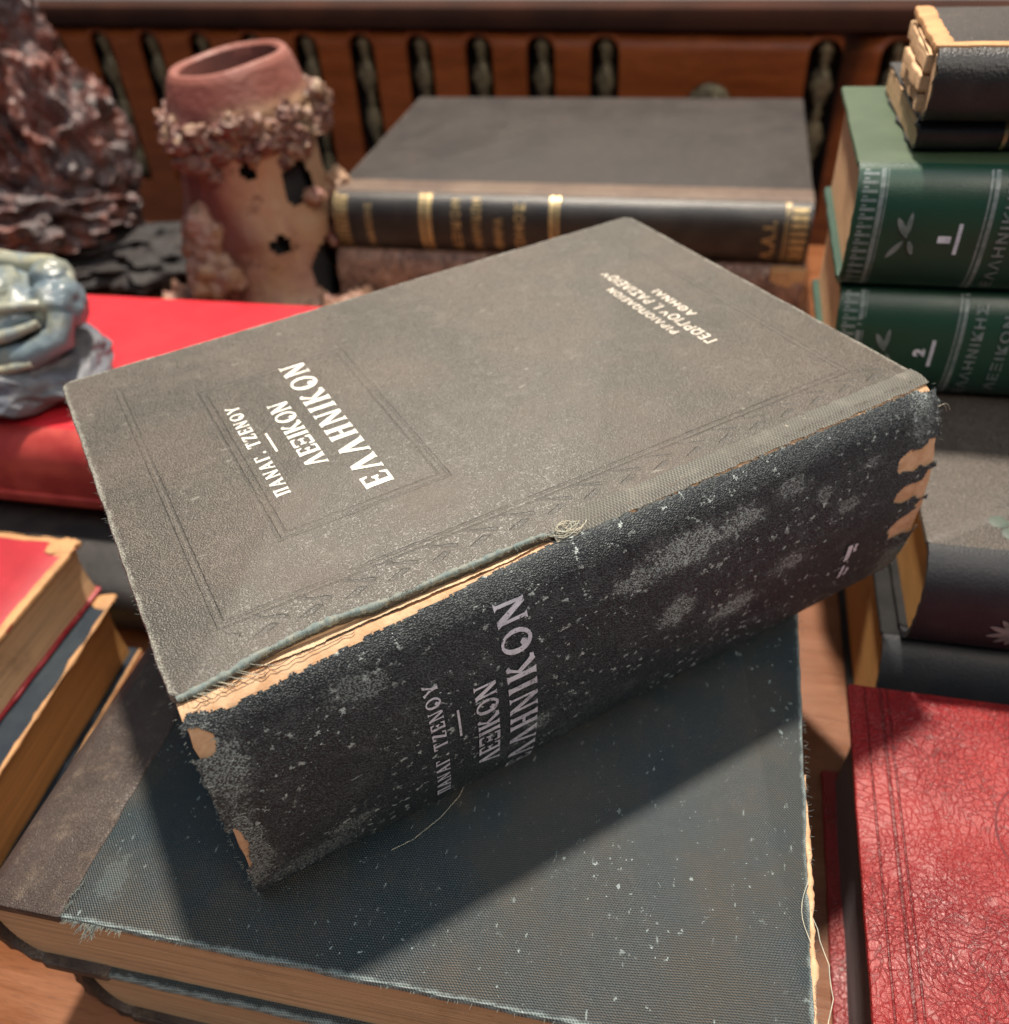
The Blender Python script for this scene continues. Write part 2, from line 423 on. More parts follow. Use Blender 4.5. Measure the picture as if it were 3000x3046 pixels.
def spine_shell(bm, sp, x0, x1, th, nx=40, jit=0., seed=0.):
    ns = 28
    def ring(x):
        o = [sp.pt(x, sp.len*k/ns, 0) for k in range(ns+1)]
        i = [sp.pt(x, sp.len*k/ns, -th) for k in range(ns, -1, -1)]
        return o+i
    rows = []
    for k in range(nx+1):
        t = k/nx; x = x0+(x1-x0)*t
        r = []
        for p in ring(x):
            p = Vector(p)
            if k in (0, nx): p.x += jit*2*nz((p.y, p.z), 300, seed+k)
            p.y += jit*nz((p.x, p.z), 70, seed)
            r.append(bm.verts.new(p))
        rows.append(r)
    n = len(rows[0])
    for a, b in zip(rows, rows[1:]):
        for i in range(n): bm.faces.new((a[i], b[i], b[(i+1) % n], a[(i+1) % n]))
    for row, fl in ((rows[0], 0), (rows[-1], 1)):
        m = ns+1
        for i in range(ns):
            f = (row[i], row[i+1], row[n-2-i], row[n-1-i])
            bm.faces.new(f if not fl else f[::-1])

def strip_decal(bm, sp, x0, x1, d0, d1, off=.00015, n=14, wav=0.):
    prev = None
    for k in range(n+1):
        d = d0+(d1-d0)*k/n
        w = wav*math.sin(k*2.1)
        a = bm.verts.new(sp.pt(x0+w, d, off)); b = bm.verts.new(sp.pt(x1+w, d, off))
        if prev: bm.faces.new((prev[0], prev[1], b, a))
        prev = (a, b)

def book(name, label, loc, rz, L, W, H, mc, ms, mp, bulge=.006, tc=.003, sq=.003, amp=.0003, group=None, r=.002, p=2.6, bev=.0008, seed=0., mb=None):
    """local x runs along the spine, the spine faces -y, z is up from the back cover."""
    root = empty(name, loc, rz, label, 'book', group)
    sp = Spine(H, bulge, p=p)
    for nm, z0, m in (('front_cover', H-tc, mc), ('back_cover', 0, mb or mc)):
        bm = bmesh.new(); board(bm, rrect(0, L, .003, W, r, .004, amp, seed+z0*50), z0, z0+tc, bev); obj(nm, bm, m, root)
    bm = bmesh.new(); spine_shell(bm, sp, .0004, L-.0004, tc*.75, 40, amp*.8, seed); obj('spine', bm, ms, root)
    bm = bmesh.new()
    inner = [(sp.at(sp.len*k/20)[0]+tc, max(tc, min(H-tc, sp.at(sp.len*k/20)[1]))) for k in range(2, 19)]
    yz = inner+[(W-sq, H-tc)]+[(W-sq-.0018*math.sin(math.pi*k/6), H-tc-(H-2*tc)*k/6) for k in range(1, 6)]+[(W-sq, tc)]
    prism_x(bm, yz, sq, L-sq, 30, .0005); obj('page_block', bm, mp, root)
    return root, sp

# ================================================================== materials
TEAL = (.012, .026, .032); WORN = (.13, .15, .14)
M_cover = cloth('dusty_sheen_cloth', (.066, .061, .051), (.092, .071, .058), (.165, .148, .126), 2300, 'pebble',  # grey-brown base: dust film, with lamp sheen painted into the colour
                (0, .245, -.01, .165), .0025, .5, .50, .6, .00013,
                lines=((.0175, .2265, .0185, .147, .0005), (.0155, .2285, .0165, .149, .0003), (.040, .0925, .0405, .130, .0006), (.0425, .0900, .043, .1275, .0003)),
                speck_col=(.34, .33, .29), blotch=.95, fm=.5)
g = M_cover   # stamped palmette band beside the spine
X, Y, Z = g.xyz(g.P)
band = g.m('MULTIPLY', g.ramp(g.m('ABSOLUTE', g.m('SUBTRACT', Y, .0125)), .003, .0042, 1, 0), g.ramp(X, .016, .02))
wv = g.m('SINE', g.m('ADD', g.m('MULTIPLY', X, 520), g.m('MULTIPLY', g.m('SINE', g.m('MULTIPLY', Y, 900)), 1.6)))
w2 = g.m('ABSOLUTE', g.m('SINE', g.m('ADD', g.m('MULTIPLY', X, 260), g.m('MULTIPLY', Y, 420))))
orn = g.m('MULTIPLY', band, g.m('MULTIPLY', g.ramp(wv, .2, .7), g.ramp(w2, .25, .6)))
g.set('Normal', g.bump(g.m('SUBTRACT', g.hh, g.m('MULTIPLY', orn, 1.6)), .00013))
g.set('Base Color', g.mix(g.m('MULTIPLY', orn, .32), g.c, (.035, .04, .04)))
M_cover = g.mat
PT = [(.142, .0187, .020, .008, .3, .9), (.163, .0178, .010, .006, .2, .8), (.138, .0406, .009, .008, 0, .8), (.161, .0515, .012, .006, .5, .8),
      (.183, .043, .009, .005, .3, .7), (.0405, .015, .011, .007, 0, .4), (.1815, .0147, .008, .005, 0, .6), (.124, .0215, .010, .005, .3, .6),
      (.005, .020, .008, .016, 0, .6), (.018, .075, .018, .009, 0, .35), (.003, .055, .007, .03, 0, .6), (.030, .066, .010, .005, .4, .4), (.238, .010, .009, .012, 0, .4), (.240, .075, .010, .016, 0, .45), (.205, .030, .006, .004, .3, .5), (.195, .022, .005, .004, 0, .5), (.215, .018, .006, .003, .5, .4), (.09, .062, .006, .006, 0, .6)]
M_spine = cloth('dark_spine_cloth', (.024, .032, .038), (.031, .036, .040), (.125, .142, .148), 2100, 'pebble', None, .004, 1., .50, .45, .00022,
                patches=PT, speck_col=(.42, .48, .47), blotch=.5, use_uv=True, fl=.60, fm=.42).mat
M_hinge = cloth('worn_hinge_weave', (.095, .09, .078), (.09, .095, .09), (.28, .26, .22), 2300, 'twill', None, .004, .8, .6, .4, .0003, speck_col=(.46, .41, .32), twist=.05).mat
M_frayed = plain('frayed_teal_thread', (.13, .17, .17), (.22, .23, .2), .8, 400, bump=.0002, bscale=1500)
M_thread = plain('pale_loose_thread', (.55, .5, .38), (.35, .37, .32), .7, 300)
M_tan = plain('bare_tan_board', (.50, .29, .16), (.62, .40, .245), .8, 220, bump=.0003, bscale=500)
M_black_bottom = cloth('dark_underside_cloth', (.022, .025, .028), (.028, .027, .027), (.085, .093, .096), 1300).mat
def foil(name, c0, c1, under, rough, lo=.60, hi=.66):
    g = G(name); c = g.mix(g.ramp(g.noise(g.P, 200, 4, .6), .35, .65), c0, c1)
    k = g.m('MAXIMUM', g.ramp(g.noise(g.P, 900, 3, .7), lo, hi), g.m('MULTIPLY', g.ramp(g.noise(g.P, 260, 4, .7), lo, hi), .6))
    g.set('Base Color', g.mix(g.m('MULTIPLY', k, .8), c, under)); g.set('Roughness', rough); g.set('Normal', g.bump(g.noise(g.P, 1800, 2), .0001)); return g.mat
M_white = foil('white_stamped_foil', (.80, .78, .73), (.66, .63, .57), (.14, .125, .105), .5)
M_whitefaint = plain('cream_stamped_foil', (.80, .72, .62), (.62, .55, .47), .45, 300, spec=.5)
M_silver = foil('lilac_silver_foil', (.70, .70, .78), (.52, .52, .60), (.06, .065, .07), .45, .58, .65)
M_page = pages('aged_pages', (.70, .47, .28), (.58, .36, .20))
M_page_dim = pages('dark_aged_pages', (.46, .25, .09), (.36, .18, .06))
M_page_grey = pages('grey_edged_pages', (.17, .15, .16), (.12, .10, .11), (.08, .06, .06))
M_teal = cloth('teal_folio_cloth', (.004, .019, .028), (.018, .023, .023), (.135, .094, .060), 3300, 'twill', (0, .285, -.01, .233), .0018, .9, .52, .5, .00016,
               patches=((.135, .214, .010, .012, 0, .4), (.272, .034, .012, .006, .4, .15)),
               speck_col=(.26, .32, .32), blotch=.8, twist=.35, fm=.46, fl=.645, mid_k=.10).mat
M_teal2 = cloth('scuffed_teal_cloth', (.011, .030, .040), (.018, .034, .04), (.09, .11, .115), 2100, 'pebble', (0, .285, -.01, .216), .005, .9, .5, .5, .0003, speck_col=(.30, .37, .38), twist=.35).mat
M_brownleather = leather('brown_spine_leather', (.045, .031, .027), (.068, .047, .038), (.21, .155, .11), 1300, .5, .00012, .2, rub=.42)
M_redleather = leather('red_grained_leather', (.205, .009, .013), (.285, .019, .019), (.30, .045, .035), 560, .40, .00014, .62,
                       lines=((.006, .3, -.1, .174, .0004), (.010, .3, -.1, .1685, .0007), (.0125, .3, -.1, .166, .0004)), rub=.07, spec=.36)
M_redcloth = plain('bright_red_cover', (.56, .014, .026), (.50, .020, .032), .58, 45, spec=.35, bump=.00025, bscale=1100)
M_redcloth2 = plain('dull_red_cover', (.36, .02, .032), (.30, .016, .026), .45, 60, spec=.5, bump=.0001, bscale=800)
M_redspine = plain('worn_red_spine', (.30, .03, .03), (.42, .06, .05), .42, 50, spec=.5)
M_black = plain('black_leather', (.016, .015, .016), (.030, .026, .025), .36, 70, spec=.5, bump=.0003, bscale=900)
M_black2 = plain('blue_black_leather', (.014, .016, .020), (.022, .023, .027), .52, 60, spec=.4, bump=.0002, bscale=900)
M_browncover = cloth('grey_brown_cloth_cover', (.048, .039, .033), (.064, .050, .041), (.13, .105, .085), 1600, 'pebble', None, .004, .3, .5, .5, .00012, blotch=.9).mat
M_folioblack = cloth('faded_black_cover', (.030, .026, .026), (.044, .036, .034), (.095, .078, .068), 1600, 'pebble', (0, .336, -.01, .228), .002, .35, .6, .3, .00012, speck_col=(.33, .27, .24), blotch=.9).mat
M_brownbook = leather('mottled_brown_leather', (.24, .13, .095), (.36, .21, .15), (.48, .34, .26), 160, .36, .0004, .6, mottle=(.10, .05, .04), rub=.5)
M_green = plain('green_cloth_cover', (.034, .062, .030), (.048, .078, .040), .6, 30, spec=.5, bump=.0001, bscale=1200)
M_greenspine = plain('green_spine_cloth', (.010, .050, .028), (.008, .040, .026), .36, 40, spec=.55, bump=.0001, bscale=1500)
M_gold = plain('gold_tooling', (.55, .42, .22), (.35, .25, .12), .38, 300, .6)
M_pale = plain('silver_tooling', (.22, .25, .25), (.12, .16, .15), .4, 300, .2)
M_navy = plain('blue_black_cover', (.012, .019, .030), (.024, .032, .040), .7, 60, spec=.18)
M_wornedge = plain('rubbed_tan_edge', (.50, .27, .12), (.38, .2, .09), .7, 120)
M_table = wood('table_wood', (.155, .054, .020), (.215, .080, .031), (.075, .025, .010), (3, 26, 26), .34)
M_panel = wood('red_brown_panel_wood', (.19, .043, .010), (.30, .074, .016), (.045, .012, .006), (3, 18, 18), .36)
M_rail = plain('dark_rail_wood', (.026, .011, .008), (.045, .016, .010), .8, 12, spec=.12)
M_slot = plain('slot_shade_black', (.014, .008, .007), (.022, .012, .010), .7)
M_brass = plain('tarnished_brass', (.24, .20, .12), (.09, .07, .045), .4, 160, .35, bump=.0015, bscale=220)
M_wall = plain('pale_wall', (.55, .55, .54), (.5, .5, .49), .8, 3)

def rootwood(name, cols, scale=16, dark=False, gloss=.42, bmp=.0022):
    g = G(name); v = g.warp(g.P, 25, .02)
    a = g.noise(v, scale, 4, .6); b = g.noise(v, scale*2.4, 4, .65); c3 = g.noise(g.map(g.P, (1, 1, .45)), scale*1.3, 3, .6)
    c = g.mix(g.ramp(a, .38, .6), cols[0], cols[1]); c = g.mix(g.ramp(c3, .5, .62), c, cols[2]); c = g.mix(g.m('MULTIPLY', g.ramp(b, .58, .68), .8), c, cols[3])
    c = g.mix(g.ramp(g.noise(v, scale*1.1, 4, .7), .60, .66), c, (.012, .010, .010)) if dark else c  # near-black random patches paint the shade of hollows
    g.set('Base Color', c); g.set('Roughness', gloss); g.set('Normal', g.bump(g.m('ADD', g.noise(v, 150, 5, .65), g.vor(v, 120)), bmp))
    return g.mat
M_vase = rootwood('root_wood', ((.18, .06, .05), (.36, .22, .14), (.27, .14, .11), (.12, .042, .035)), 22)
def vase_mat():
    g = G('root_wood_pot'); v = g.warp(g.P, 25, .02); X, Y, Z = g.xyz(g.P)
    a = g.noise(g.map(v, (1, 1, .5)), 22, 4, .6); b = g.noise(v, 55, 4, .65)
    side = g.ramp(g.m('ADD', X, g.m('MULTIPLY', g.m('SUBTRACT', g.noise(v, 14, 3, .6), .5), .09)), -.03, .012)  # dark red left, tan right: own tones with the side light painted in
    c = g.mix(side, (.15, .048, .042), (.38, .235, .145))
    c = g.mix(g.m('MULTIPLY', g.ramp(a, .5, .64), .6), c, (.28, .15, .13)); c = g.mix(g.m('MULTIPLY', g.ramp(b, .55, .66), .75), c, (.11, .04, .032))
    c = g.mix(g.ramp(Z, .160, .172), c, (.24, .085, .066))
    g.set('Base Color', c); g.set('Roughness', .5); g.set('Normal', g.bump(g.noise(v, 150, 4, .6), .0012)); return g.mat
M_pot = vase_mat()
M_crust = rootwood('crusty_bark', ((.22, .12, .09), (.14, .06, .05), (.29, .19, .12), (.05, .04, .036)), 60)
M_hole = plain('hollow_shade', (.020, .020, .024), (.03, .028, .03), .8)
M_vasein = plain('vase_inside', (.16, .055, .045), (.2, .075, .06), .6)
M_rock = rootwood('purple_brown_rock', ((.105, .042, .036), (.090, .068, .070), (.17, .06, .045), (.03, .026, .03)), 34, True, .36)
M_stand = plain('blackened_stand', (.016, .014, .015), (.032, .026, .026), .7, 40, bump=.002, bscale=80)
M_jade = rootwood('blue_grey_soapstone', ((.11, .15, .18), (.25, .25, .18), (.14, .19, .225), (.085, .08, .07)), 22, False, .32, .0006)
M_slate = rootwood('slate_base_stone', ((.085, .095, .125), (.12, .13, .155), (.10, .105, .12), (.17, .17, .16)), 32, False, .5, .0008)

# ================================================================== setting
bm = bmesh.new(); box(bm, -1.1, 1.1, -.70, .762, -.03, 0, .003)
o = obj('tabletop', bm, M_table); o.rotation_euler.z = R(-15); o.location = (0, 0, 0); tag(o, kind='structure')
bm = bmesh.new(); box(bm, -3, 3, 0, .05, -.8, 2.4)
o = obj('wall', bm, M_wall); o.location = (0, 2.1, 0); o.rotation_euler.z = R(-19.5); tag(o, kind='structure')

# carved gallery panel at the back of the table
PA = math.atan2(.793-1.097, .442+.419)
pan = empty('carved_panel', (-.419, 1.097, 0), PA, 'long red-brown wooden panel pierced by arched slots along the back of the table', 'panel')
K = .86
slots = [(.026-.0706*k)*K for k in (3, 2, 1)]+[(.026+.0715*k)*K for k in range(10)]+[.897*K, .966*K]+[(1.036+.0706*k)*K for k in range(7)]
SW, ZT, ZB, PT_, PB_ = .0165, .1285, -.03, .1335, .0
bm = bmesh.new()
xs = [-.32]+slots+[1.36]
def quadprism(bm, pts, d=.009):
    a = [bm.verts.new((x, 0, z)) for x, z in pts]; b = [bm.verts.new((x, d, z)) for x, z in pts]; n = len(pts)
    bm.faces.new(a); bm.faces.new(b[::-1])
    for i in range(n): bm.faces.new((a[i], b[i], b[(i+1) % n], a[(i+1) % n]))
h = SW/1.0; hw = SW*.86
for i in range(len(xs)-1):
    x0 = xs[i]+(hw if i else 0); x1 = xs[i+1]-(hw if i < len(xs)-2 else 0)
    quadprism(bm, [(x0, ZB), (x1, ZB), (x1, ZT-hw), (x0, ZT-hw)])
for s in slots:
    arc = [(s+hw*math.cos(math.pi*k/14), ZT-hw+hw*.95*math.sin(math.pi*k/14)) for k in range(15)]
    quadprism(bm, [(s+hw, PT_)]+[(s-hw, PT_)]+arc[::-1])
for i in range(len(xs)-1):
    x0 = xs[i]+(hw if i else 0); x1 = xs[i+1]-(hw if i < len(xs)-2 else 0)
    quadprism(bm, [(x0, ZT-hw), (x1, ZT-hw), (x1, PT_), (x0, PT_)])
quadprism(bm, [(xs[0], -.3), (xs[-1], -.3), (xs[-1], ZB), (xs[0], ZB)])
obj('pierced_board', bm, M_panel, pan, 30)
bm = bmesh.new(); box(bm, -.34, 1.38, -.006, .030, PT_, .1528, .002); obj('top_rail', bm, M_rail, pan)
bm = bmesh.new(); box(bm, -.33, 1.37, .022, .028, -.3, PT_-.001); obj('slot_shade_sheet', bm, M_slot, pan)  # near-black sheet paints the shade behind the slots
prof = [(.002, -.028), (.006, -.02), (.008, -.008), (.004, .004), (.0015, .010), (.004, .014), (.0035, .022), (.0065, .034), (.0082, .043), (.006, .054), (.003, .060), (.0052, .064), (.0028, .068), (.0062, .078), (.0092, .088), (.0075, .098), (.0035, .104), (.0055, .108), (.005, .113), (.0068, .118), (.004, .1245), (.0015, .1285)]
bm = bmesh.new(); lathe(bm, prof, 14, lambda r, z, a: (r*1.05*(1+.22*math.cos(3*a+z*160))*math.cos(a), r*.9*(1+.22*math.cos(3*a+z*160))*math.sin(a), z))
b0 = obj('baluster', bm, M_brass, pan, 60, (slots[0], .009, 0))
for s in slots[1:]:
    c = b0.copy(); col.objects.link(c); c.parent = pan; c.location = (s, .009, 0); c.rotation_euler.z = random.uniform(-.4, .4)
bm = bmesh.new()
for k in range(14):
    a = math.pi*k/13; blob(bm, (.015*math.cos(a), -.004, .015*math.sin(a)), (.0055, .004, .0055), 2, .2, 2, k)
blob(bm, (0, -.004, .004), (.016, .006, .016), 3, .2, 3, 5)
obj('shell_rosette', bm, M_brass, pan, 60, (.785*K, 0, .071))

# ================================================================== tall dictionary on top (the subject)
DZ = .0875; DL, DW, DH, TC = .245, .165, .0845, .0034
main = empty('worn_dictionary', (-.07987, .13313, DZ), R(26.6), 'thick worn grey-black dictionary with white Greek title and torn spine, lying on the teal book', 'book')
PR = [(0.004, .0), (-.001, .0), (-.004, .003), (-.007, .010), (-.0095, .021), (-.0115, .034), (-.0122, .047), (-.0115, .060), (-.009, .071), (-.0065, .079), (-.003, .0831), (-.001, .0836), (.0006, .0830), (.003, .0814), (.006, .0806)]
# smooth the polyline
def smooth_pl(p, it=2):
    for _ in range(it):
        q = [p[0]]
        for a, b in zip(p, p[1:]):
            q += [(a[0]*.75+b[0]*.25, a[1]*.75+b[1]*.25), (a[0]*.25+b[0]*.75, a[1]*.25+b[1]*.75)]
        p = q+[p[-1]]
    return p
ms = Spine(DH, 0, pts=smooth_pl(PR))
SL = ms.len
def top_s(t): return SL-.0062-t          # t = arc distance down from the joint, as measured on the photograph
# covers
def wob(x, a, sc_, s): return a*nz((x, .3), sc_, s)
edge_y = [(0, .0006), (.006, .0008), (.014, .0016), (.022, .0035), (.032, .0046), (.043, .0046), (.052, .0034), (.077, .0034), (.100, .0030), (.108, .0012), (.118, .0006), (.245, .0006)]
def edgey(x):
    for (a, b), (c, d) in zip(edge_y, edge_y[1:]):
        if x <= c: return b+(d-b)*(x-a)/(c-a)
    return edge_y[-1][1]
out = rrect(0, DL, .0006, DW, .004, .0016, .00035, 3.)
out = [(x, y if y > .003 else max(y, edgey(max(0, min(DL, x)))+.0005*nz((x, 0), 500, 2))) for x, y in out]
bm = bmesh.new(); board(bm, out, DH-TC, DH+.0004, .0009); fc = obj('front_cover', bm, M_cover, main)
bm = bmesh.new(); board(bm, rrect(0, DL, .0006, DW, .004, .003, .0003, 8.), 0, TC, .0009); obj('back_cover', bm, M_black_bottom, main)
bm = bmesh.new()
yz = [(ms.at(SL*k/20)[0]+.003, max(TC, min(DH-TC, ms.at(SL*k/20)[1]))) for k in range(2, 19)]+[(DW-.004, DH-TC)]+[(DW-.004-.003*math.sin(math.pi*k/6), DH-TC-(DH-2*TC)*k/6) for k in range(1, 6)]+[(DW-.004, TC)]
prism_x(bm, yz, .0035, DL-.0035, 20, .0004); obj('page_block', bm, M_page, main)
# tan lining of the spine, bared along the torn joint and at the tail
bm = bmesh.new(); spine_shell(bm, ms, .0012, DL-.0012, .0012, 60, .0004, 1.)
obj('spine_lining', bm, M_tan, main)
torn = [(0, .0056), (.002, .0038), (.0115, .0060), (.0295, .0050), (.049, .0041), (.0715, .0028), (.096, .0012), (.108, .0010), (.13, .0020), (.245, .0024)]
def tornt(x):
    for (a, b), (c, d) in zip(torn, torn[1:]):
        if x <= c: return b+(d-b)*(x-a)/(c-a)
    return .0024
HOLES = [(.2425, .0245, .0062, .0052), (.2430, .0375, .0056, .0062), (.2425, .0520, .0050, .0080), (.2325, .0250, .0062, .0042), (.2335, .0375, .0062, .0036), (.2355, .0540, .0055, .0055),
        (.0025, .0115, .0035, .0042), (.0012, .048, .0022, .0075), (.0008, .058, .0016, .004), (.2425, .0022, .004, .0018)]
ISL = [(.2335, .0312, .0066, .0020), (.2340, .0450, .0062, .0018)]
NU, NS = 560, 210
bm = bmesh.new(); uvl = bm.loops.layers.uv.new('UVMap')
grid = {}
def sd(i, j): return DL*i/NU, top_s(-.0005)*j/NS
def alive(x, s):
    t = SL-.0062-s
    if t < tornt(x)+.0007*nz((x, s), 420, 3)+.0004*nz((x, s), 1300, 3): return False
    for (a, b, ra, rb) in HOLES:
        ra *= 1.12; rb *= 1.1; q = ((x-a)/ra)**2+((t-b)/rb)**2+.32*nz((x, t), 300, 1)+.16*nz((x, t), 1300, 1)
        if q < .8:
            for (c, d, rc, rd) in ISL:
                if ((x-c)/rc)**2+((t-d-.002*math.sin((x-c)*300))/rd)**2+.4*nz((x, t), 500, 1) < 1: return True
            return False
    return True
ok = {}
for i in range(NU):
    for j in range(NS):
        x, s = sd(i+.5, j+.5); ok[i, j] = alive(x, s)
def vert(i, j):
    if (i, j) not in grid:
        x, s = sd(i, j)
        lift = .00055+.00025*nz((x, s), 60, 5)+.00012*nz((x, s), 200, 5)
        x2 = x
        if i in (0, NU): x2 += .0007*nz((s, 0), 420, i)+.0004*nz((s, 0), 1500, i)
        grid[i, j] = bm.verts.new(ms.pt(x2, s, lift))
    return grid[i, j]
for (i, j), a in ok.items():
    if not a: continue
    f = bm.faces.new((vert(i, j), vert(i+1, j), vert(i+1, j+1), vert(i, j+1)))
    for lp, (p, q) in zip(f.loops, ((i, j), (i+1, j), (i+1, j+1), (i, j+1))):
        x, s = sd(p, q); lp[uvl].uv = (x, SL-.0062-s)
# ragged, slightly raised rim where the cloth has torn
obj('spine', bm, M_spine, main, 60)
# fuzzy fibres along the torn edges, the head and the tail
bm = bmesh.new(); random.seed(3)
for i in range(0, NU):
    for j in range(0, NS):
        if ok[i, j] and ((i+1, j) in ok and not ok[i+1, j] or (i-1, j) in ok and not ok[i-1, j] or (i, j+1) in ok and not ok[i, j+1]) and random.random() < .30:
            x, s = sd(i+.5, j+.5); p = ms.pt(x, s, .0007); y_, z_, ny, n2 = ms.at(s)
            up = (random.uniform(-.8, .8), -ny*0+random.uniform(-.1, .4)*1, random.uniform(.1, .9))
            hair(bm, p, (up[0]+(.8 if (i+1, j) in ok and not ok[i+1, j] else -.2), ny*.4, up[2] if s > SL*.4 else random.uniform(-.5, .5)), random.uniform(.0006, .0019), .000075)
for k in range(150):
    e = random.random() < .55; s = random.uniform(.002, SL-.006)
    hair(bm, ms.pt(0 if e else DL, s, .0006), (-.6 if e else .6, random.uniform(-1, .5), random.uniform(-1, 1)), random.uniform(.0005, .0013), .00006)
for k in range(90):
    hair(bm, (random.uniform(-.0003, .0012), random.uniform(0, .16), DH+.0002), (-1, random.uniform(-.5, .5), .3), random.uniform(.0004, .0012), .00006)
for k in range(420):
    x = random.uniform(.002, .108); hair(bm, (x, edgey(x)+.0004, DH+.0003), (random.uniform(-.6, .6), -1, random.uniform(-.2, .5)), random.uniform(.0007, .0022), .00007)
obj('frayed_fibres', bm, M_frayed, main, 0)
# a paler torn paper layer over the bared board
bm = bmesh.new(); prev = None
for k in range(260):
    x = .016+.088*k/259; w = min(1, k/20, (259-k)/40)
    t0 = -.0030; t1 = (.0006+.0011*nz((x, 0), 70, 3)+.0004*nz((x, 0), 420, 6)+.0003*nz((x, 0), 1500, 1))*w-.0022*(1-w)
    r = [bm.verts.new(ms.pt(x, SL-.0062-(t0+(t1-t0)*q), .0002+.0004*q+.0003*nz((x, q), 200, 2))) for q in (0, .33, .66, 1)]
    if prev:
        for a, b, c, d in zip(prev, prev[1:], r[1:], r): bm.faces.new((a, d, c, b))
    prev = r
obj('torn_paper_layer', bm, plain('torn_cream_paper', (.62, .47, .31), (.48, .32, .19), .8, 160, bump=.0004, bscale=400), main, 60)
bm = bmesh.new()
for a, b, c in ((.012, .060, .0012), (.02, .045, .0026), (.004, .022, .0030)):
    tube(bm, [(lambda p: p)(ms.pt(a+(b-a)*k/40, SL-.0062-(c+.0006*nz((k*.1, c), 3)-.001*k/40), .00025)) for k in range(41)], [.00010+.00012*abs(nz((k*.2, 0), 1)) for k in range(41)], 4)
obj('crease_shade_line', bm, M_hole if 'M_hole' in globals() else M_tan, main, 0)  # dark tubes draw the shade of gap and creases along the bared lining
# rolled torn cloth lip of the front cover
bm = bmesh.new(); pts = []; rr = []
for k in range(301):
    x = .0015+.108*k/300
    pts.append((x, edgey(x)+.0002+.0003*nz((x, 0), 160, 4), DH-.0002+.0004*nz((x, 0), 120, 9)))
    rr.append(max(.0003, .00085+.0004*nz((x, 1), 130, 2)+.0005*nz((x, 1), 700, 2)))
tube(bm, pts, rr, 8)
obj('torn_cloth_lip', bm, M_frayed, main, 60)
# worn open-weave hinge on the part of the joint that still holds
bm = bmesh.new()
hp = [(.0066, DH+.00050), (.005, DH+.00058), (.0035, DH+.0006), (.002, DH+.0005), (.0008, DH+.0001), (-.0002, DH-.0003), (-.0012, DH-.0005)]
prev = None
for k in range(181):
    x = .104+.141*k/180; t = min(1, k/14)
    row = []
    for i, (y, z) in enumerate(hp):
        yy = y if i not in (0, len(hp)-1) else y+.0006*nz((x, i), 420, 2)+.0003*nz((x, i), 1500, 2)
        if i < 3: yy = yy*(.55+.45*t)
        row.append(bm.verts.new((x, yy, z+.00015*nz((x, y), 500, 1))))
    if prev:
        for a, b, c, d in zip(prev, prev[1:], row[1:], row): bm.faces.new((a, d, c, b))
    prev = row
obj('worn_hinge', bm, M_hinge, main, 60)
# knot of thread where the tear ends
bm = bmesh.new(); random.seed(11)
for k in range(9):
    c = Vector((.108+random.uniform(-.004, .005), .0015+random.uniform(-.0015, .001), DH+.0012)); a0 = random.uniform(0, 6); r0 = random.uniform(.0012, .0032)
    tube(bm, [c+Vector((r0*1.5*math.cos(a0+t*.45), r0*.7*math.sin(a0+t*.45), .0006*math.sin(t*1.3+k))) for t in range(random.randint(6, 13))], .00011, 5)
tube(bm, [(.104+.0007*t, -.0003*math.sin(t*.7)-.0008*t/9, DH+.0006-.0003*t*.3) for t in range(10)], .0001, 5)
obj('thread_knot', bm, M_thread, main, 0); bm = bmesh.new()
for k in range(14):   # short crossing fibres over the bared lining near the head
    x = random.uniform(.001, .02); tube(bm, [(x+.002*t, .003-.0016*t-.0003*math.sin(t+k), DH-.0001+.0002*math.sin(t*2+k)-.0001*t) for t in range(4)], .00008, 4)
obj('crossing_threads', bm, M_thread, main, 0)
for sx, dx in ((.2446, .005), (.2440, .004)):
    bm = bmesh.new(); p = ms.pt(sx, SL-.016, .0005); tube(bm, [(p[0]+dx*t/5, p[1]-.001*t/5, p[2]+.002*math.sin(t*.6)-.0006*t) for t in range(6)], .00007, 4)
    obj('loose_thread', bm, M_thread, main, 0)
# lettering on the front cover; reading direction +y, letters' tops towards -x
def cover_line(name, text, u_top, u_base, v0, v1, mat, fn=serif_polys, rough=.00008, **kw):
    polys, w = fn(text, **kw)
    bm = bmesh.new()
    letters(bm, polys, w, u_base-u_top, v1-v0, lambda a, b, l: (u_base-b, v0+a, DH+.0004+l), rough=rough)
    return obj(name, bm, mat, main, 0)
cover_line('author_lettering', 'ΠΑΝΑΓ. ΤΖΕΝΟΥ', .0452, .0496, .0590, .1138, M_white, gap=.2)
cover_line('title_lettering', 'ΛΕΞΙΚΟΝ', .0578, .0645, .0672, .1078, M_white, gap=.06)
cover_line('title_lettering', 'ΕΛΛΗΝΙΚΟΝ', .0690, .0778, .0475, .1290, M_white, gap=.16)
bm = bmesh.new(); letters(bm, [([(0, 0), (1, 0), (1, 1), (0, 1)], 0)], 1, .0007, .0115, lambda a, b, l: (.053-b, .081+a, DH+.0004+l)); obj('title_rule', bm, M_white, main, 0)
cover_line('owner_lettering', 'ΒΙΒΛΙΟΠΩΛΕΙΟΝ', .1960, .1994, .0692, .1108, M_whitefaint, sans_polys, 0, bold=.012)
cover_line('owner_lettering', 'ΓΕΩΡΓΙΟΥ Ι. ΒΑΣΙΛΕΙΟΥ', .2018, .2065, .0570, .1235, M_whitefaint, sans_polys, 0, bold=.012)
cover_line('owner_lettering', 'ΑΘΗΝΑΙ', .2090, .2127, .0760, .0995, M_whitefaint, sans_polys, 0, bold=.012)
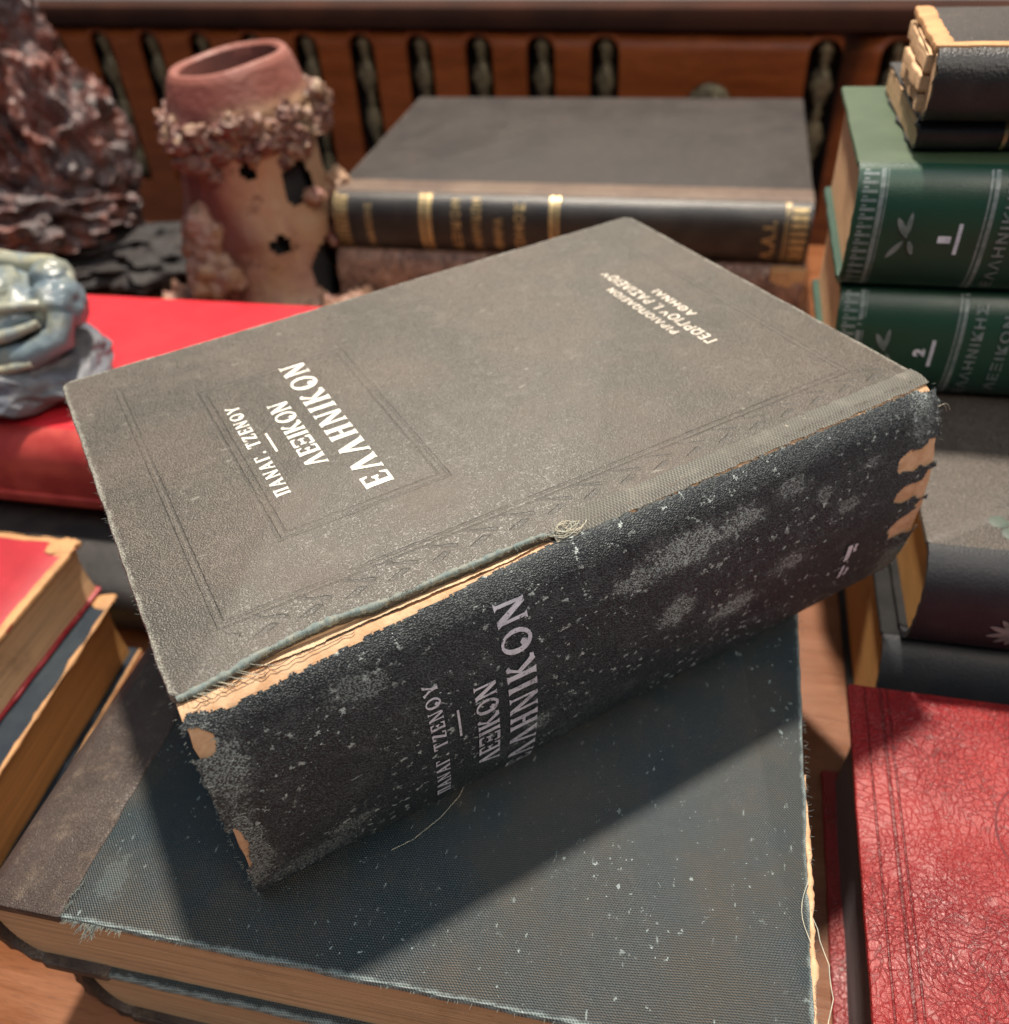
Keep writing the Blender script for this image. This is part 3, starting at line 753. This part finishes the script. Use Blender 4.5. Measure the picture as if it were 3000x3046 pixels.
# the same title across the spine
def spine_line(name, text, u_top, u_base, t0, t1, mat, rough=.00016, fn=serif_polys, **kw):
    polys, w = fn(text, **kw); bm = bmesh.new()
    letters(bm, polys, w, u_base-u_top, t0-t1, lambda a, b, l: ms.pt(u_base-b, SL-.0062-(t0-a), .00085+l), rough=rough)
    return obj(name, bm, mat, main, 0)
spine_line('spine_lettering', 'ΠΑΝΑΓ. ΤΖΕΝΟΥ', .0560, .0602, .0765, .0232, M_silver, gap=.2)
spine_line('spine_lettering', 'ΛΕΞΙΚΟΝ', .0698, .0765, .0705, .0310, M_silver, gap=.06)
spine_line('spine_lettering', 'ΕΛΛΗΝΙΚΟΝ', .0800, .0890, .0860, .0088, M_silver, gap=.16)
bm = bmesh.new(); letters(bm, [([(k/6, 0), ((k+1)/6, 0), ((k+1)/6, 1), (k/6, 1)], 0) for k in range(6)], 1, .0007, .0115, lambda a, b, l: ms.pt(.0648-b, SL-.0062-(.048-a), .0009)); obj('spine_rule', bm, M_silver, main, 0)

bm = bmesh.new()
for x0, x1, d0, d1 in ((.2100, .2122, .050, .0575), (.2132, .2146, .0505, .0545), (.2108, .2124, .0605, .0672), (.2136, .2150, .063, .0668)):
    prev = None
    for k in range(13):
        d = SL-.0062-(d0+(d1-d0)*k/12); w = .0005*nz((d, x0), 900, 2)
        r = (bm.verts.new(ms.pt(x0+w, d, .00095)), bm.verts.new(ms.pt(x1+w+.0005*nz((d, x1), 1100, 4), d, .00095)))
        if prev: bm.faces.new((prev[0], prev[1], r[1], r[0]))
        prev = r
obj('foil_remnant', bm, M_silver, main, 0)

# ================================================================== helpers in the room's direction (shelf runs about 15 degrees off the picture plane)
RA = R(-15)
EX, EY = Vector((math.cos(RA), math.sin(RA), 0)), Vector((-math.sin(RA), math.cos(RA), 0))
def at(o, dx, dy, z): return tuple(Vector((o[0], o[1], 0))+EX*dx+EY*dy+Vector((0, 0, z)))
def gap_leather(root, sp, L, H, tc, y1, mat, name='leather_strip', amp=.0006, both=True, seed=0.):
    for z0 in ((H-tc, 0) if both else (H-tc,)):
        bm = bmesh.new()
        pts = rrect(-.0005, L+.0005, .0015, y1, .0012, .003, 0)
        pts = [(x, y+(amp*(nz((x, seed), 120, 1)+.6*nz((x, seed), 600, 1)) if y > y1-.002 else 0)) for x, y in pts]
        board(bm, pts, z0-.0005, z0+tc+.0005, .0009)
        obj(name, bm, mat, root)

# ---- the big half-leather folios under the dictionary
O1 = (-.15456, .13209)
FL, FW = .285, .233
f1, s1 = book('half_leather_folio', 'large teal cloth folio with brown leather spine, directly under the torn dictionary', at(O1, -.006, .001+FL, .0445), R(-105),
              FL, FW, .043, M_teal, M_brownleather, M_page, bulge=.010, tc=.0032, amp=.0004, bev=.0011, seed=1.)
gap_leather(f1, s1, FL, .043, .0032, .0255, M_brownleather, seed=1.)
bm = bmesh.new(); pts = []; rr = []
for k in range(90):
    x = .200+.0856*k/89; pts.append((x, FW+.0002+.0005*nz((x, 0), 200, 1), .0418+.0006*nz((x, 1), 150, 2))); rr.append(max(.0002, (.0009+.0011*nz((x, 2), 110, 3)+.0005*nz((x, 2), 500, 3))*min(1, k/25)))
tube(bm, pts, rr, 7); obj('bared_board_edge', bm, M_tan, f1, 60)
bm = bmesh.new(); random.seed(5)
for k in range(240):
    x = random.uniform(.01, .285); hair(bm, (x, FW+.0002, .0425+random.uniform(-.0012, .0005)), (random.uniform(-.6, .6), 1, random.uniform(-.5, .7)), random.uniform(.0006, .0018), .00007)
for k in range(130):
    y = random.uniform(.026, .045) if k < 70 else random.uniform(.03, .23); hair(bm, (FL+.0001, y, .0425), (1, random.uniform(-.6, .6), random.uniform(-.3, .6)), random.uniform(.0006, .0022 if y < .045 else .0012), .00008)
for k in range(40):
    hair(bm, (FL-random.uniform(0, .012), .0255+random.uniform(-.0005, .001), .0436), (random.uniform(-1, 1), random.uniform(-.2, 1), .4), random.uniform(.0007, .002), .00008)
for k in range(26):
    hair(bm, (FL+.0004, .034+random.uniform(-.003, .003), .0418), (1, random.uniform(-.7, .3), -.5), random.uniform(.002, .004), .00011)
obj('frayed_fibres', bm, M_frayed, f1, 0)
bm = bmesh.new()
tube(bm, [(.245+.0030*t, FW+.0006+.0042*math.sin(math.pi*t/12)+.0003*math.sin(t*2), .0415-.0008*math.sin(t*.5)) for t in range(13)], .00013, 5); obj('loose_thread', bm, M_thread, f1, 0); bm = bmesh.new()
tube(bm, [(.236+.0022*t, FW-.0004-.0026*math.sin(math.pi*t/8)*.8, .0437+.0003*math.sin(t)) for t in range(9)], .00011, 5)
obj('loose_thread', bm, M_thread, f1, 0)

bm = bmesh.new(); mi = (Matrix.Translation(f1.location) @ Matrix.Rotation(f1.rotation_euler.z, 4, 'Z')).inverted()
tube(bm, [mi @ Vector(p) for p in ((-.0165, .170, .0900), (-.0175, .164, .0886), (-.0205, .157, .0884), (-.0265, .1495, .0890), (-.0345, .1435, .0884), (-.041, .1405, .0884))], .00009, 5)
obj('stray_hair', bm, M_thread, f1, 0)

f2, s2 = book('half_leather_folio', 'bumped teal and brown folio flat on the table, lowest of the central pile', at(O1, .011, .004+FL, .0), R(-105.6),
              FL, FW-.017, .0440, M_teal2, M_brownleather, M_page, bulge=.011, tc=.0042, amp=.0006, bev=.0016, seed=4.)
gap_leather(f2, s2, FL, .0440, .0042, .034, M_brownleather, amp=.0018, seed=4.)

# ---- red leather book, right foreground
RO = (.2306, -.078)
rb, rs = book('red_leather_book', 'red grained leather book with blind-tooled border and grey page edges, beside the teal pile', (*RO, 0), R(74.5), .2505, .18, .059, M_redleather, M_redleather, M_page_grey,
              bulge=.010, tc=.0026, sq=.005, amp=.0002, bev=.0009, r=.0015, seed=2.)
def ribbon_ring(bm, c, r, w, z, n=80):
    prev = None
    for k in range(n+1):
        a = 2*math.pi*k/n; row = (bm.verts.new((c[0]+(r-w)*math.cos(a), c[1]+(r-w)*math.sin(a), z)), bm.verts.new((c[0]+(r+w)*math.cos(a), c[1]+(r+w)*math.sin(a), z)))
        if prev: bm.faces.new((prev[0], prev[1], row[1], row[0]))
        prev = row
M_tool = plain('dark_tooling', (.10, .012, .018), (.16, .02, .022), .4, 200)
bm = bmesh.new(); ribbon_ring(bm, (.196, .113), .024, .00035, .05906)
obj('stamped_roundel', bm, M_tool, rb, 0)

# ---- pile at the right: two black-spined books, two green volumes, two small old books
def leaf(bm, sp, x, s, ang, ln, wd, off=.0003):
    n = 10; top = []; bot = []
    for k in range(n+1):
        t = k/n; w = wd*math.sin(math.pi*t)**.7
        for sg, lst in ((1, top), (-1, bot)):
            px, ps = x+ln*t*math.cos(ang)-sg*w*math.sin(ang), s+ln*t*math.sin(ang)+sg*w*math.cos(ang)
            lst.append(bm.verts.new(sp.pt(px, ps, off)))
    for a, b, c, d in zip(top, top[1:], bot[1:], bot):
        try: bm.faces.new((a, d, c, b))
        except ValueError: pass
def palmette(bm, sp, x, s, sc_):
    for k, a in enumerate((-80, -48, -16, 16, 48, 80)):
        leaf(bm, sp, x, s, R(180+a), sc_*(1-.1*abs(k-2.5)), sc_*.12, .0003+.00002*k)
    for k in range(7): leaf(bm, sp, x+.2*sc_+.14*sc_*(k % 3), s-.3*sc_+.18*sc_*(k//3), .4*k, sc_*.2, sc_*.07, .0005+.00002*k)
M_blackboard = plain('dull_black_board', (.012, .012, .013), (.02, .019, .019), .8, 60, spec=.15)
BO = (.1467, .2223)
b1, bs1 = book('black_spined_book', 'brown-covered book with smooth black spine and silver palmette, just under the green volumes', at(BO, 0, .004, .066), RA, .25, .175, .046, M_browncover, M_black2, M_page_dim, mb=M_blackboard, bulge=.010, seed=6., bev=.001)
b2, bs2 = book('black_spined_book', 'blue-black spined book with silver palmette, bottom of the right-hand pile behind the red leather book', at(BO, -.006, .002, 0), RA, .25, .18, .0655, M_blackboard, M_black2, M_page_dim, bulge=.011, seed=7., bev=.001)
bm = bmesh.new(); palmette(bm, bs1, .034, bs1.len*.42, .010); obj('silver_palmette', bm, M_pale, b1, 0)
bm = bmesh.new(); palmette(bm, bs2, .040, bs2.len*.60, .010); obj('silver_palmette', bm, M_pale, b2, 0)
bm = bmesh.new()
for k in range(3): blob(bm, (.0295+.004*math.cos(2.1*k+.5), .016+.004*math.sin(2.1*k+.5), .0461), (.0035, .0035, .0004), 2, .1, 2, k)
obj('green_clover_stain', bm, plain('green_verdigris', (.07, .09, .075), (.10, .12, .10), .6), b1)
VO = (.1425, .333)
def spine_text(name, sp, root, text, x_base, h, s0, s1_, mat, off=.0003, bold=.02):
    polys, w = sans_polys(text, bold); bm = bmesh.new()
    letters(bm, polys, w, h, s1_-s0, lambda a, b, l: sp.pt(x_base-b, s0+a, off+l)); return obj(name, bm, mat, root, 0)
for num, z, H, lab, txt in (('2', .112, .048, 'dark green cloth volume numbered 2, resting on the brown-covered book', ('ΕΛΛΗΝΙΚΗΣ', 'ΛΕΞΙΚΟΝ', 'ΓΛΩΣΣΗΣ')),
                            ('1', .1605, .0485, 'dark green cloth volume numbered 1, under the two small old books', ('ΕΛΛΗΝΙΚΗΣ', 'ΛΕΞΙΚΟΝ', 'ΓΛΩΣΣΗΣ'))):
    v, sp = book('green_volume', lab, at(VO, -.001 if num == '1' else .001, 0, z), RA, .165, .100, H, M_green if num == '1' else M_greenspine, M_greenspine, M_page, mb=M_greenspine, bulge=.008, tc=.0028, sq=.003, group='green numbered volumes', seed=float(num)+8)
    bm = bmesh.new(); strip_decal(bm, sp, .0084, .0102, .004, sp.len-.003); strip_decal(bm, sp, .0108, .0112, .004, sp.len-.003)
    for k in range(15):
        d = .006+(sp.len-.012)*k/14; strip_decal(bm, sp, .0022, .0078, d, d+.0012, .00015, 2)
        strip_decal(bm, sp, .0026, .0044, d+.0016, d+.0024, .00015, 2)
    obj('silver_band', bm, M_pale, v, 0)
    bm = bmesh.new(); strip_decal(bm, sp, .0462, .0470, .004, sp.len-.003); strip_decal(bm, sp, .0478, .0494, .004, sp.len-.003); obj('silver_rule', bm, M_pale, v, 0)
    bm = bmesh.new(); m = sp.len*.5
    leaf(bm, sp, .021, m, R(120), .009, .0012); leaf(bm, sp, .0205, m, R(85), .010, .0010, .00034); leaf(bm, sp, .020, m-.001, R(235), .009, .0011, .00038); leaf(bm, sp, .022, m-.001, R(290), .006, .0010, .00042)
    obj('silver_leaf_ornament', bm, M_pale, v, 0)
    spine_text('volume_number', sp, v, num, .0366, .0046, m-.0015, m+.0012 if num == '1' else m+.0020, M_silver, bold=.06)
    bm = bmesh.new(); strip_decal(bm, sp, .0384, .0398, m-.006, m+.006, .00025); obj('number_bar', bm, M_silver, v, 0)
    for k, t in enumerate(txt):
        spine_text('spine_lettering', sp, v, t, .0565+.0105*k, .0042, m-.021+.004*k, m+.021-.004*k, M_pale)
o1, os1 = book('small_old_book', 'thin worn black book with ragged page ends, lying on green volume 1', at((.1576, .340), .006, .004, .2092), R(-13), .135, .075, .0125, M_black, M_black, M_page, bulge=.004, tc=.0016, sq=.0002, amp=.0012, group='small old books', seed=12.)
o2, os2 = book('small_old_book', 'thicker scuffed black book with tan rubbed cover edges, top of the right-hand pile', at((.1624, .3396), .001, -.004, .2218), R(-15), .13, .060, .0255, M_folioblack, M_black, M_page, bulge=.006, tc=.0022, sq=.0002, amp=.0008, group='small old books', seed=13.)
bm = bmesh.new(); random.seed(21)
board(bm, rrect(-.0006, .132, .0008, .006, .001, .003, .0007, 1), .0230, .0258, .0006); board(bm, rrect(-.0007, .006, .004, .0605, .002, .003, .0010, 2), .0230, .0259, .0006); obj('rubbed_cover_edge', bm, M_wornedge, o2)
bm = bmesh.new(); strip_decal(bm, os1, .030, .0315, .001, os1.len-.001); strip_decal(bm, os1, .037, .0385, .001, os1.len-.001); obj('gilt_fillet', bm, M_gold, o1, 0)
for k, (z0, z1, y1) in enumerate(((.0026, .0085, .050), (.0092, .0150, .044), (.0156, .0222, .054))):
    bm = bmesh.new(); board(bm, rrect(-.0022-.0012*(k % 2), .004, .004, y1, .0008, .002, .0012, k*3.), z0, z1, .0007); obj('page_gathering', bm, M_page, o2)

# ---- pile in the middle distance
CO = (-.1074, .6499)
m2, ms2 = book('mottled_leather_book', 'brown mottled leather book with worn corners, under the gilt black folio', at(CO, -.003, -.002, 0), RA, .3385, .236, .0553, M_brownbook, M_brownbook, M_page, bulge=.006, tc=.0034, amp=.0006, seed=15.)
m1, ms1 = book('black_folio', 'faded black folio with gilt bands on its spine, before the carved panel', at(CO, 0, .004, .0555), RA, .3345, .226, .0415, M_folioblack, M_black, M_page_dim, bulge=.010, tc=.0032, amp=.0005, seed=16., bev=.001)
M_brownstrip = leather('rubbed_brown_strip', (.11, .072, .055), (.16, .11, .08), (.28, .2, .15), 300, .5, .0002, .3)
gap_leather(m1, ms1, .3345, .0415, .0032, .024, M_brownstrip, both=False, seed=3.)
bm = bmesh.new(); board(bm, rrect(.315, .3392, -.004, .03, .003, .003, .0012, 3), .020, .0548, .002); obj('bared_corner', bm, M_wornedge, m2)
def fil(x0, x1): 
    bm = bmesh.new(); strip_decal(bm, ms1, x0, x1, .004, ms1.len-.002, .0002); return bm
sl = ms1.len
bm = fil(.0015, .0030)
for k in range(12): strip_decal(bm, ms1, .0038, .0118, .004+(sl-.008)*k/12, .004+(sl-.008)*(k+.62)/12, .0002, 2)
obj('gilt_band', bm, M_gold, m1, 0)
bm = fil(.0660, .0690); strip_decal(bm, ms1, .0705, .0750, .004, sl-.002, .0002); obj('gilt_band', bm, M_gold, m1, 0)
bm = fil(.1600, .1632); strip_decal(bm, ms1, .1650, .1668, .004, sl-.002, .0002); obj('gilt_band', bm, M_gold, m1, 0)
bm = fil(.3175, .3183); strip_decal(bm, ms1, .3195, .3200, .004, sl-.002, .0002)
for k in range(9): strip_decal(bm, ms1, .3215, .3315, .004+(sl-.008)*k/9, .004+(sl-.008)*(k+.6)/9, .0002, 2)
obj('gilt_band', bm, M_gold, m1, 0)
for t, x, h, a, b in (('ΕΚΔΟΣΕΙΣ', .030, .0048, .2, .8), ('ΛΕΞΙΚΟΝ', .0965, .0068, .1, .88), ('ΕΛΛΗΝΙΚΟΝ', .1115, .0068, .1, .9), ('ΑΘΗΝΑ', .127, .0066, .15, .66), ('ΤΟΜΟΣ', .1425, .0072, .15, .85), ('Α.Α.Ι.', .312, .0085, .2, .72)):
    spine_text('gilt_lettering', ms1, m1, t, x, h, sl*a, sl*b, M_gold, bold=.03)

# ---- red album and the things at the left
AO = (-.2058, .3794)
ab, as0 = book('red_album', 'thick bright red book with rounded ribbed spine, under the grey stone carving', at(AO, -.285, .006, .0285), RA, .358, .146, .0515, M_redcloth, M_redspine, M_page_dim, bulge=.012, tc=.004, seed=18., bev=.0015)
bm = bmesh.new()
for d in (.30, .36): tube(bm, [as0.pt(.358*k/30, as0.len*d, .0003) for k in range(31)], .0016, 8)
obj('spine_ridge', bm, M_redspine, ab, 60)
book('black_book', 'plain black book under the bright red one, at the left', at(AO, -.30, -.051, 0), RA, .388, .215, .0283, M_black, M_black, M_page_dim, bulge=.006, seed=19.)
def by_corner(c, rz, W): y = Vector((-math.sin(rz), math.cos(rz), 0)); return tuple(Vector(c)-y*W)
lo, los = book('blue_black_book', 'blue-black book with rubbed tan edges, beneath the small red book at the left edge', by_corner((-.1875, .3088, 0), R(-101.5), .15), R(-101.5), .23, .15, .0393, M_navy, M_navy, M_page_dim, bulge=.006, tc=.0028, amp=.0008, seed=20.)
bm = bmesh.new(); pts = [(.23*k/80, .1503+.0002*nz((k, 0), 2), .0388) for k in range(81)]
tube(bm, pts, [max(.0003, .0010+.0012*nz((p[0], 1), 90, 1)+.0006*nz((p[0], 1), 300, 1)) for p in pts], 7)
tube(bm, [(p[0], .1503, .0012) for p in pts], [max(.0003, .0008+.0012*nz((p[0], 2), 80, 4)) for p in pts], 7)
for c in ((.004, .146), ): blob(bm, (*c, .0384), (.006, .005, .0016), 3, .4, 2, 2)
blob(bm, (.006, .130, .0388), (.005, .004, .0008), 3, .5, 2, 4)
obj('rubbed_edge', bm, M_wornedge, lo, 60)
sr, srs = book('small_red_book', 'small red cloth book with tan worn edges and brown pages, left foreground', by_corner((-.1942, .3140, .0395), R(-105), .13), R(-105), .20, .13, .031, M_redcloth2, M_redcloth2, M_page, bulge=.005, tc=.0022, sq=.0018, amp=.0006, seed=22.)
bm = bmesh.new(); board(bm, rrect(-.0004, .2004, .1262, .1304, .001, .002, .0007, 1), .0285, .0312, .0006); board(bm, rrect(-.0004, .0032, .0, .1303, .001, .002, .0007, 6), .0285, .0313, .0006)
blob(bm, (.0045, .1235, .031), (.006, .007, .0012), 3, .4, 2, 3); obj('worn_edge', bm, M_wornedge, sr)

# grey stone carving on the red album
fx, fy = -.262, .445
fr = empty('stone_carving', (fx, fy, .0801), R(-15), 'blue-grey and cream soapstone carving on a dark slate base, standing on the bright red book', 'carving')
bm = bmesh.new(); blob(bm, (0, -.004, .0145), (.058, .044, .0185), 4, .14, 1.8, 2.); obj('slate_base', bm, M_slate, fr, 0)
bm = bmesh.new(); random.seed(4)
blob(bm, (-.012, .004, .048), (.052, .034, .015), 5, .10, 1.6, 5.)
blob(bm, (-.026, .004, .057), (.026, .022, .012), 5, .12, 1.8, 9.)
blob(bm, (.006, -.002, .054), (.020, .020, .012), 5, .12, 1.8, 12.)
blob(bm, (.032, .014, .056), (.012, .012, .011), 4, .12, 2, 3.)
blob(bm, (.038, .004, .047), (.015, .016, .014), 4, .12, 2., 6.)
tube(bm, [(-.06, -.020, .032), (-.02, -.027, .031), (.012, -.027, .030), (.034, -.023, .032), (.047, -.013, .038), (.046, -.006, .047)], [.006, .0075, .007, .0075, .008, .007], 14)
blob(bm, (-.012, -.016, .026), (.048, .020, .007), 4, .10, 2., 7.)
obj('carved_figure', bm, M_jade, fr, 70)

def smooth3(p, it=2):
    p = [Vector(q) for q in p]
    for _ in range(it):
        q = [p[0]]
        for a, b in zip(p, p[1:]): q += [a*.75+b*.25, a*.25+b*.75]
        p = q+[p[-1]]
    return p
M_cream = rootwood('cream_soapstone', ((.34, .33, .24), (.27, .28, .23), (.20, .23, .23), (.16, .14, .11)), 40, False, .34, .0006)
for pts, r in (([(-.062, -.018, .054), (-.04, -.018, .062), (-.02, -.022, .058), (-.004, -.024, .050), (.012, -.022, .055), (.03, -.014, .055), (.044, -.004, .052)], .0034),
               ([(-.062, -.030, .043), (-.03, -.033, .044), (0, -.031, .042), (.024, -.026, .043), (.04, -.016, .047)], .0038),
               ([(-.05, .016, .064), (-.02, .020, .066), (.01, .020, .061), (.034, .020, .062), (.044, .012, .054)], .0055),
               ([(-.03, -.006, .068), (-.012, -.012, .063), (-.004, -.018, .054)], .003),
               ([(-.06, -.034, .030), (-.02, -.036, .029), (.016, -.035, .028), (.038, -.029, .031)], .003)):
    bm = bmesh.new(); q = smooth3(pts); tube(bm, q, [r*(.55+.45*math.sin(math.pi*k/(len(q)-1)))+.0008*nz(q[k], 90, 2) for k in range(len(q))], 12)
    obj('carved_ridge', bm, M_cream, fr, 70)

# root-wood pot
vx, vy = -.160, .672
vz = empty('root_wood_pot', (vx, vy, 0), 0, 'hollow root-wood brush pot with knobbly crust below its rim, left of the black folio', 'pot')
prof = [(.082, 0), (.076, .006), (.068, .018), (.060, .032), (.057, .048), (.057, .064), (.057, .078), (.054, .092), (.052, .106), (.051, .120), (.051, .133), (.051, .146), (.050, .158), (.047, .168), (.0445, .176), (.0425, .182), (.040, .1855), (.037, .1858), (.0345, .184), (.0335, .178)]
def vfn(r, z, a):
    k = 1+.13*nz((math.cos(a)*1.5, math.sin(a)*1.5, z*16), 1, 3)*(1 if z < .15 else .25)+.05*nz((math.cos(a)*4, math.sin(a)*4, z*40), 1, 8)*(1 if z < .16 else .2)
    lean = -.004+.05*z*.0
    return (r*k*math.cos(a)+lean, r*k*math.sin(a), z+(.004*math.cos(a)*z/.18)+.0015*nz((a, z*9), 1, 2))
def fine(p, m):
    o = []
    for (r0, z0), (r1, z1) in zip(p, p[1:]):
        for k in range(m): o.append((r0+(r1-r0)*k/m, z0+(z1-z0)*k/m))
    return o+[p[-1]]
bm = bmesh.new(); rings = lathe(bm, fine(prof, 4), 120, vfn, cap=False)
VH = [(-81, .127, 6.5, .0062), (-70, .074, 7.5, .0072), (-42, .113, 15, .0175), (-28, .046, 22, .024), (-8, .075, 12, .012), (-128, .075, 6, .008), (-18, .15, 8, .008), (-45, .150, 5, .004), (-100, .022, 9, .010), (-66, .016, 8, .008)]
kill = []
for f in bm.faces:
    c = f.calc_center_median(); a = math.degrees(math.atan2(c.y, c.x+.004))
    for (ha, hz_, ra, rz_) in VH:
        da = (a-ha+180) % 360-180
        if (da/ra)**2+((c.z-hz_)/rz_)**2+.5*nz((a*.05, c.z*60), 1.0, ha) < 1 and c.z < .165: kill.append(f); break
bmesh.ops.delete(bm, geom=kill, context='FACES')
obj('pot_wall', bm, M_pot, vz, 60)
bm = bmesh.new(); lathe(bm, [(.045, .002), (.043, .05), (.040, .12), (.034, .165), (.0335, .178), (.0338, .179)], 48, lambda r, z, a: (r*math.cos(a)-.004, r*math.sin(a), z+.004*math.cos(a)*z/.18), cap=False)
bmesh.ops.recalc_face_normals(bm, faces=bm.faces); obj('hollow_shade', bm, M_hole, vz)  # near-black liner stands in for the shade seen through the holes
bm = bmesh.new(); lathe(bm, [(.0344, .1838), (.0335, .178), (.031, .160), (.030, .13)], 64, lambda r, z, a: (r*.985*math.cos(a)-.004, r*.985*math.sin(a), z+.004*math.cos(a)*z/.18), cap=False); obj('inner_wall', bm, M_vasein, vz)
bm = bmesh.new(); random.seed(8)
for k in range(150):
    a = random.uniform(0, 2*math.pi); deg = (math.degrees(a)+180) % 360-180
    droop = .022*max(0, math.cos(R(deg+42)))**6+.020*max(0, math.cos(R(deg+110)))**8
    z = .158-random.uniform(0, .014+droop); r = .0515+random.uniform(-.001, .002)
    s = random.uniform(.003, .0075); p = vfn(r-.001, z, a); blob(bm, p, (s*random.uniform(.8, 1.5), s*random.uniform(.8, 1.5), s*random.uniform(.7, 1.4)), 3, .6, 2.2, k*1.7)
for a, z, r in ((8, .150, .010), (2, .138, .009), (-2, .158, .007)): blob(bm, vfn(.056, z, R(a)), (r, r, r), 3, .35, 2.5, a)
obj('knobbly_crust', bm, M_crust, vz, 70)
knobs = [(vfn(.056, .078, R(-128)), (.019, .016, .026), .3, 3.), (vfn(.062, .055, R(-120)), (.018, .014, .02), .35, 7.), (vfn(.06, .092, R(0)), (.010, .010, .013), .3, 1.),
         (vfn(.060, .075, R(-8)), (.008, .008, .008), .3, 2.), (vfn(.058, .098, R(-36)), (.008, .006, .006), .3, 5.), (vfn(.062, .062, R(-14)), (.010, .010, .009), .35, 6.)]
knobs += [((.078*math.cos(R(-170+17*k)), .078*math.sin(R(-170+17*k)), .012), (.018, .016, .020), .55, k*2.3) for k in range(11)]
for c, r, am, sd_ in knobs:
    bm = bmesh.new(); blob(bm, c, r, 4, am, 2, sd_); obj('root_knob', bm, M_vase, vz, 70)

# gnarled rock on a black stand
rk = empty('gnarled_rock', (-.415, .80, 0), 0, 'tall gnarled purple-brown scholar rock full of hollows, on a blackened base at the far left', 'rock')
bm = bmesh.new()
blob(bm, (0, 0, .135), (.075, .055, .115), 6, .45, 1.9, 2., 0, True)
blob(bm, (.062, -.006, .095), (.052, .045, .066), 5, .5, 2.1, 6., 0, True)
blob(bm, (-.02, -.02, .225), (.065, .05, .06), 5, .5, 2.0, 11., 0, True)
blob(bm, (.02, -.03, .055), (.085, .05, .035), 5, .5, 2.2, 15., 0, True)
obj('rock_body', bm, M_rock, rk, 70)
bm = bmesh.new(); blob(bm, (.045, -.03, .016), (.145, .055, .022), 5, .35, 3, 4.); blob(bm, (.14, -.06, .016), (.045, .04, .018), 4, .5, 3, 9.); obj('blackened_base', bm, M_stand, rk, 70)

# stamped and torn details belong to the cover or spine they sit on
for o in list(col.objects):
    if o.parent is None or o.type != 'MESH': continue
    nm = o.name.split('.')[0]; host = None
    if nm in ('author_lettering', 'title_lettering', 'owner_lettering', 'title_rule', 'torn_cloth_lip', 'rubbed_edge', 'worn_edge', 'rubbed_cover_edge', 'stamped_roundel', 'bared_board_edge', 'green_clover_stain'): host = 'front_cover'
    if nm in ('spine_lettering', 'spine_rule', 'foil_remnant', 'spine_lining', 'silver_band', 'silver_rule', 'silver_leaf_ornament', 'volume_number', 'number_bar', 'gilt_band', 'gilt_lettering', 'gilt_fillet', 'silver_palmette', 'spine_ridge', 'bared_corner'): host = 'spine'
    if nm == 'page_gathering': host = 'page_block'
    if host:
        for q in o.parent.children:
            if q.name.split('.')[0] == host: o.parent = q; break

# ================================================================== camera, light, world
FPX, PITCH, ROLL = 1700., R(40.3), R(-4.3)
cp, sp_ = math.cos(PITCH), math.sin(PITCH)
fwd = Vector((0, cp, -sp_)); rt = Vector((1, 0, 0)); up = rt.cross(fwd)
cr, sr_ = math.cos(ROLL), math.sin(ROLL)
r2 = rt*cr+up*sr_; u2 = up*cr-rt*sr_
cam = bpy.data.cameras.new('camera'); co = bpy.data.objects.new('camera', cam); col.objects.link(co)
M = Matrix((r2, u2, -fwd)).transposed().to_4x4(); M.translation = Vector((0, 0, .33527)); co.matrix_world = M
cam.sensor_fit = 'VERTICAL'; cam.sensor_height = 36; cam.sensor_width = 36
cam.lens = 36*FPX/1933; cam.clip_start = .01; cam.clip_end = 50
cam.dof.use_dof = True; cam.dof.focus_distance = .242; cam.dof.aperture_fstop = cam.lens/2.9; cam.dof.aperture_blades = 0
sc.camera = co

def area(name, loc, target, size, power, colr, shape='DISK'):
    l = bpy.data.lights.new(name, 'AREA'); l.shape = shape; l.size = size; l.energy = power; l.color = colr
    o = bpy.data.objects.new(name, l); col.objects.link(o); o.location = loc
    o.rotation_euler = (Vector(target)-Vector(loc)).to_track_quat('-Z', 'Y').to_euler()
    return o
KD = Vector((.02, .383, .9236)).normalized()
area('ceiling_spot', Vector((0, .26, .15))+KD*2.2, (0, .26, .15), .14, 112, (1, .89, .75))
area('front_lamp', (.75, -.75, 1.55), (0, .35, .08), .7, 17, (1, .88, .75))
area('ceiling_panel', (-.25, -.1, 2.3), (0, .3, .1), 1.0, 12, (.78, .90, 1), 'SQUARE')
w = bpy.data.worlds.new('World'); sc.world = w; w.use_nodes = True
bg = w.node_tree.nodes['Background']; bg.inputs[0].default_value = (.50, .76, 1, 1); bg.inputs[1].default_value = .115
sc.view_settings.view_transform = 'Standard'; sc.view_settings.look = 'None'; sc.view_settings.exposure = 0; sc.view_settings.gamma = 1
sc.render.engine = 'CYCLES'
sc.cycles.use_denoising = True
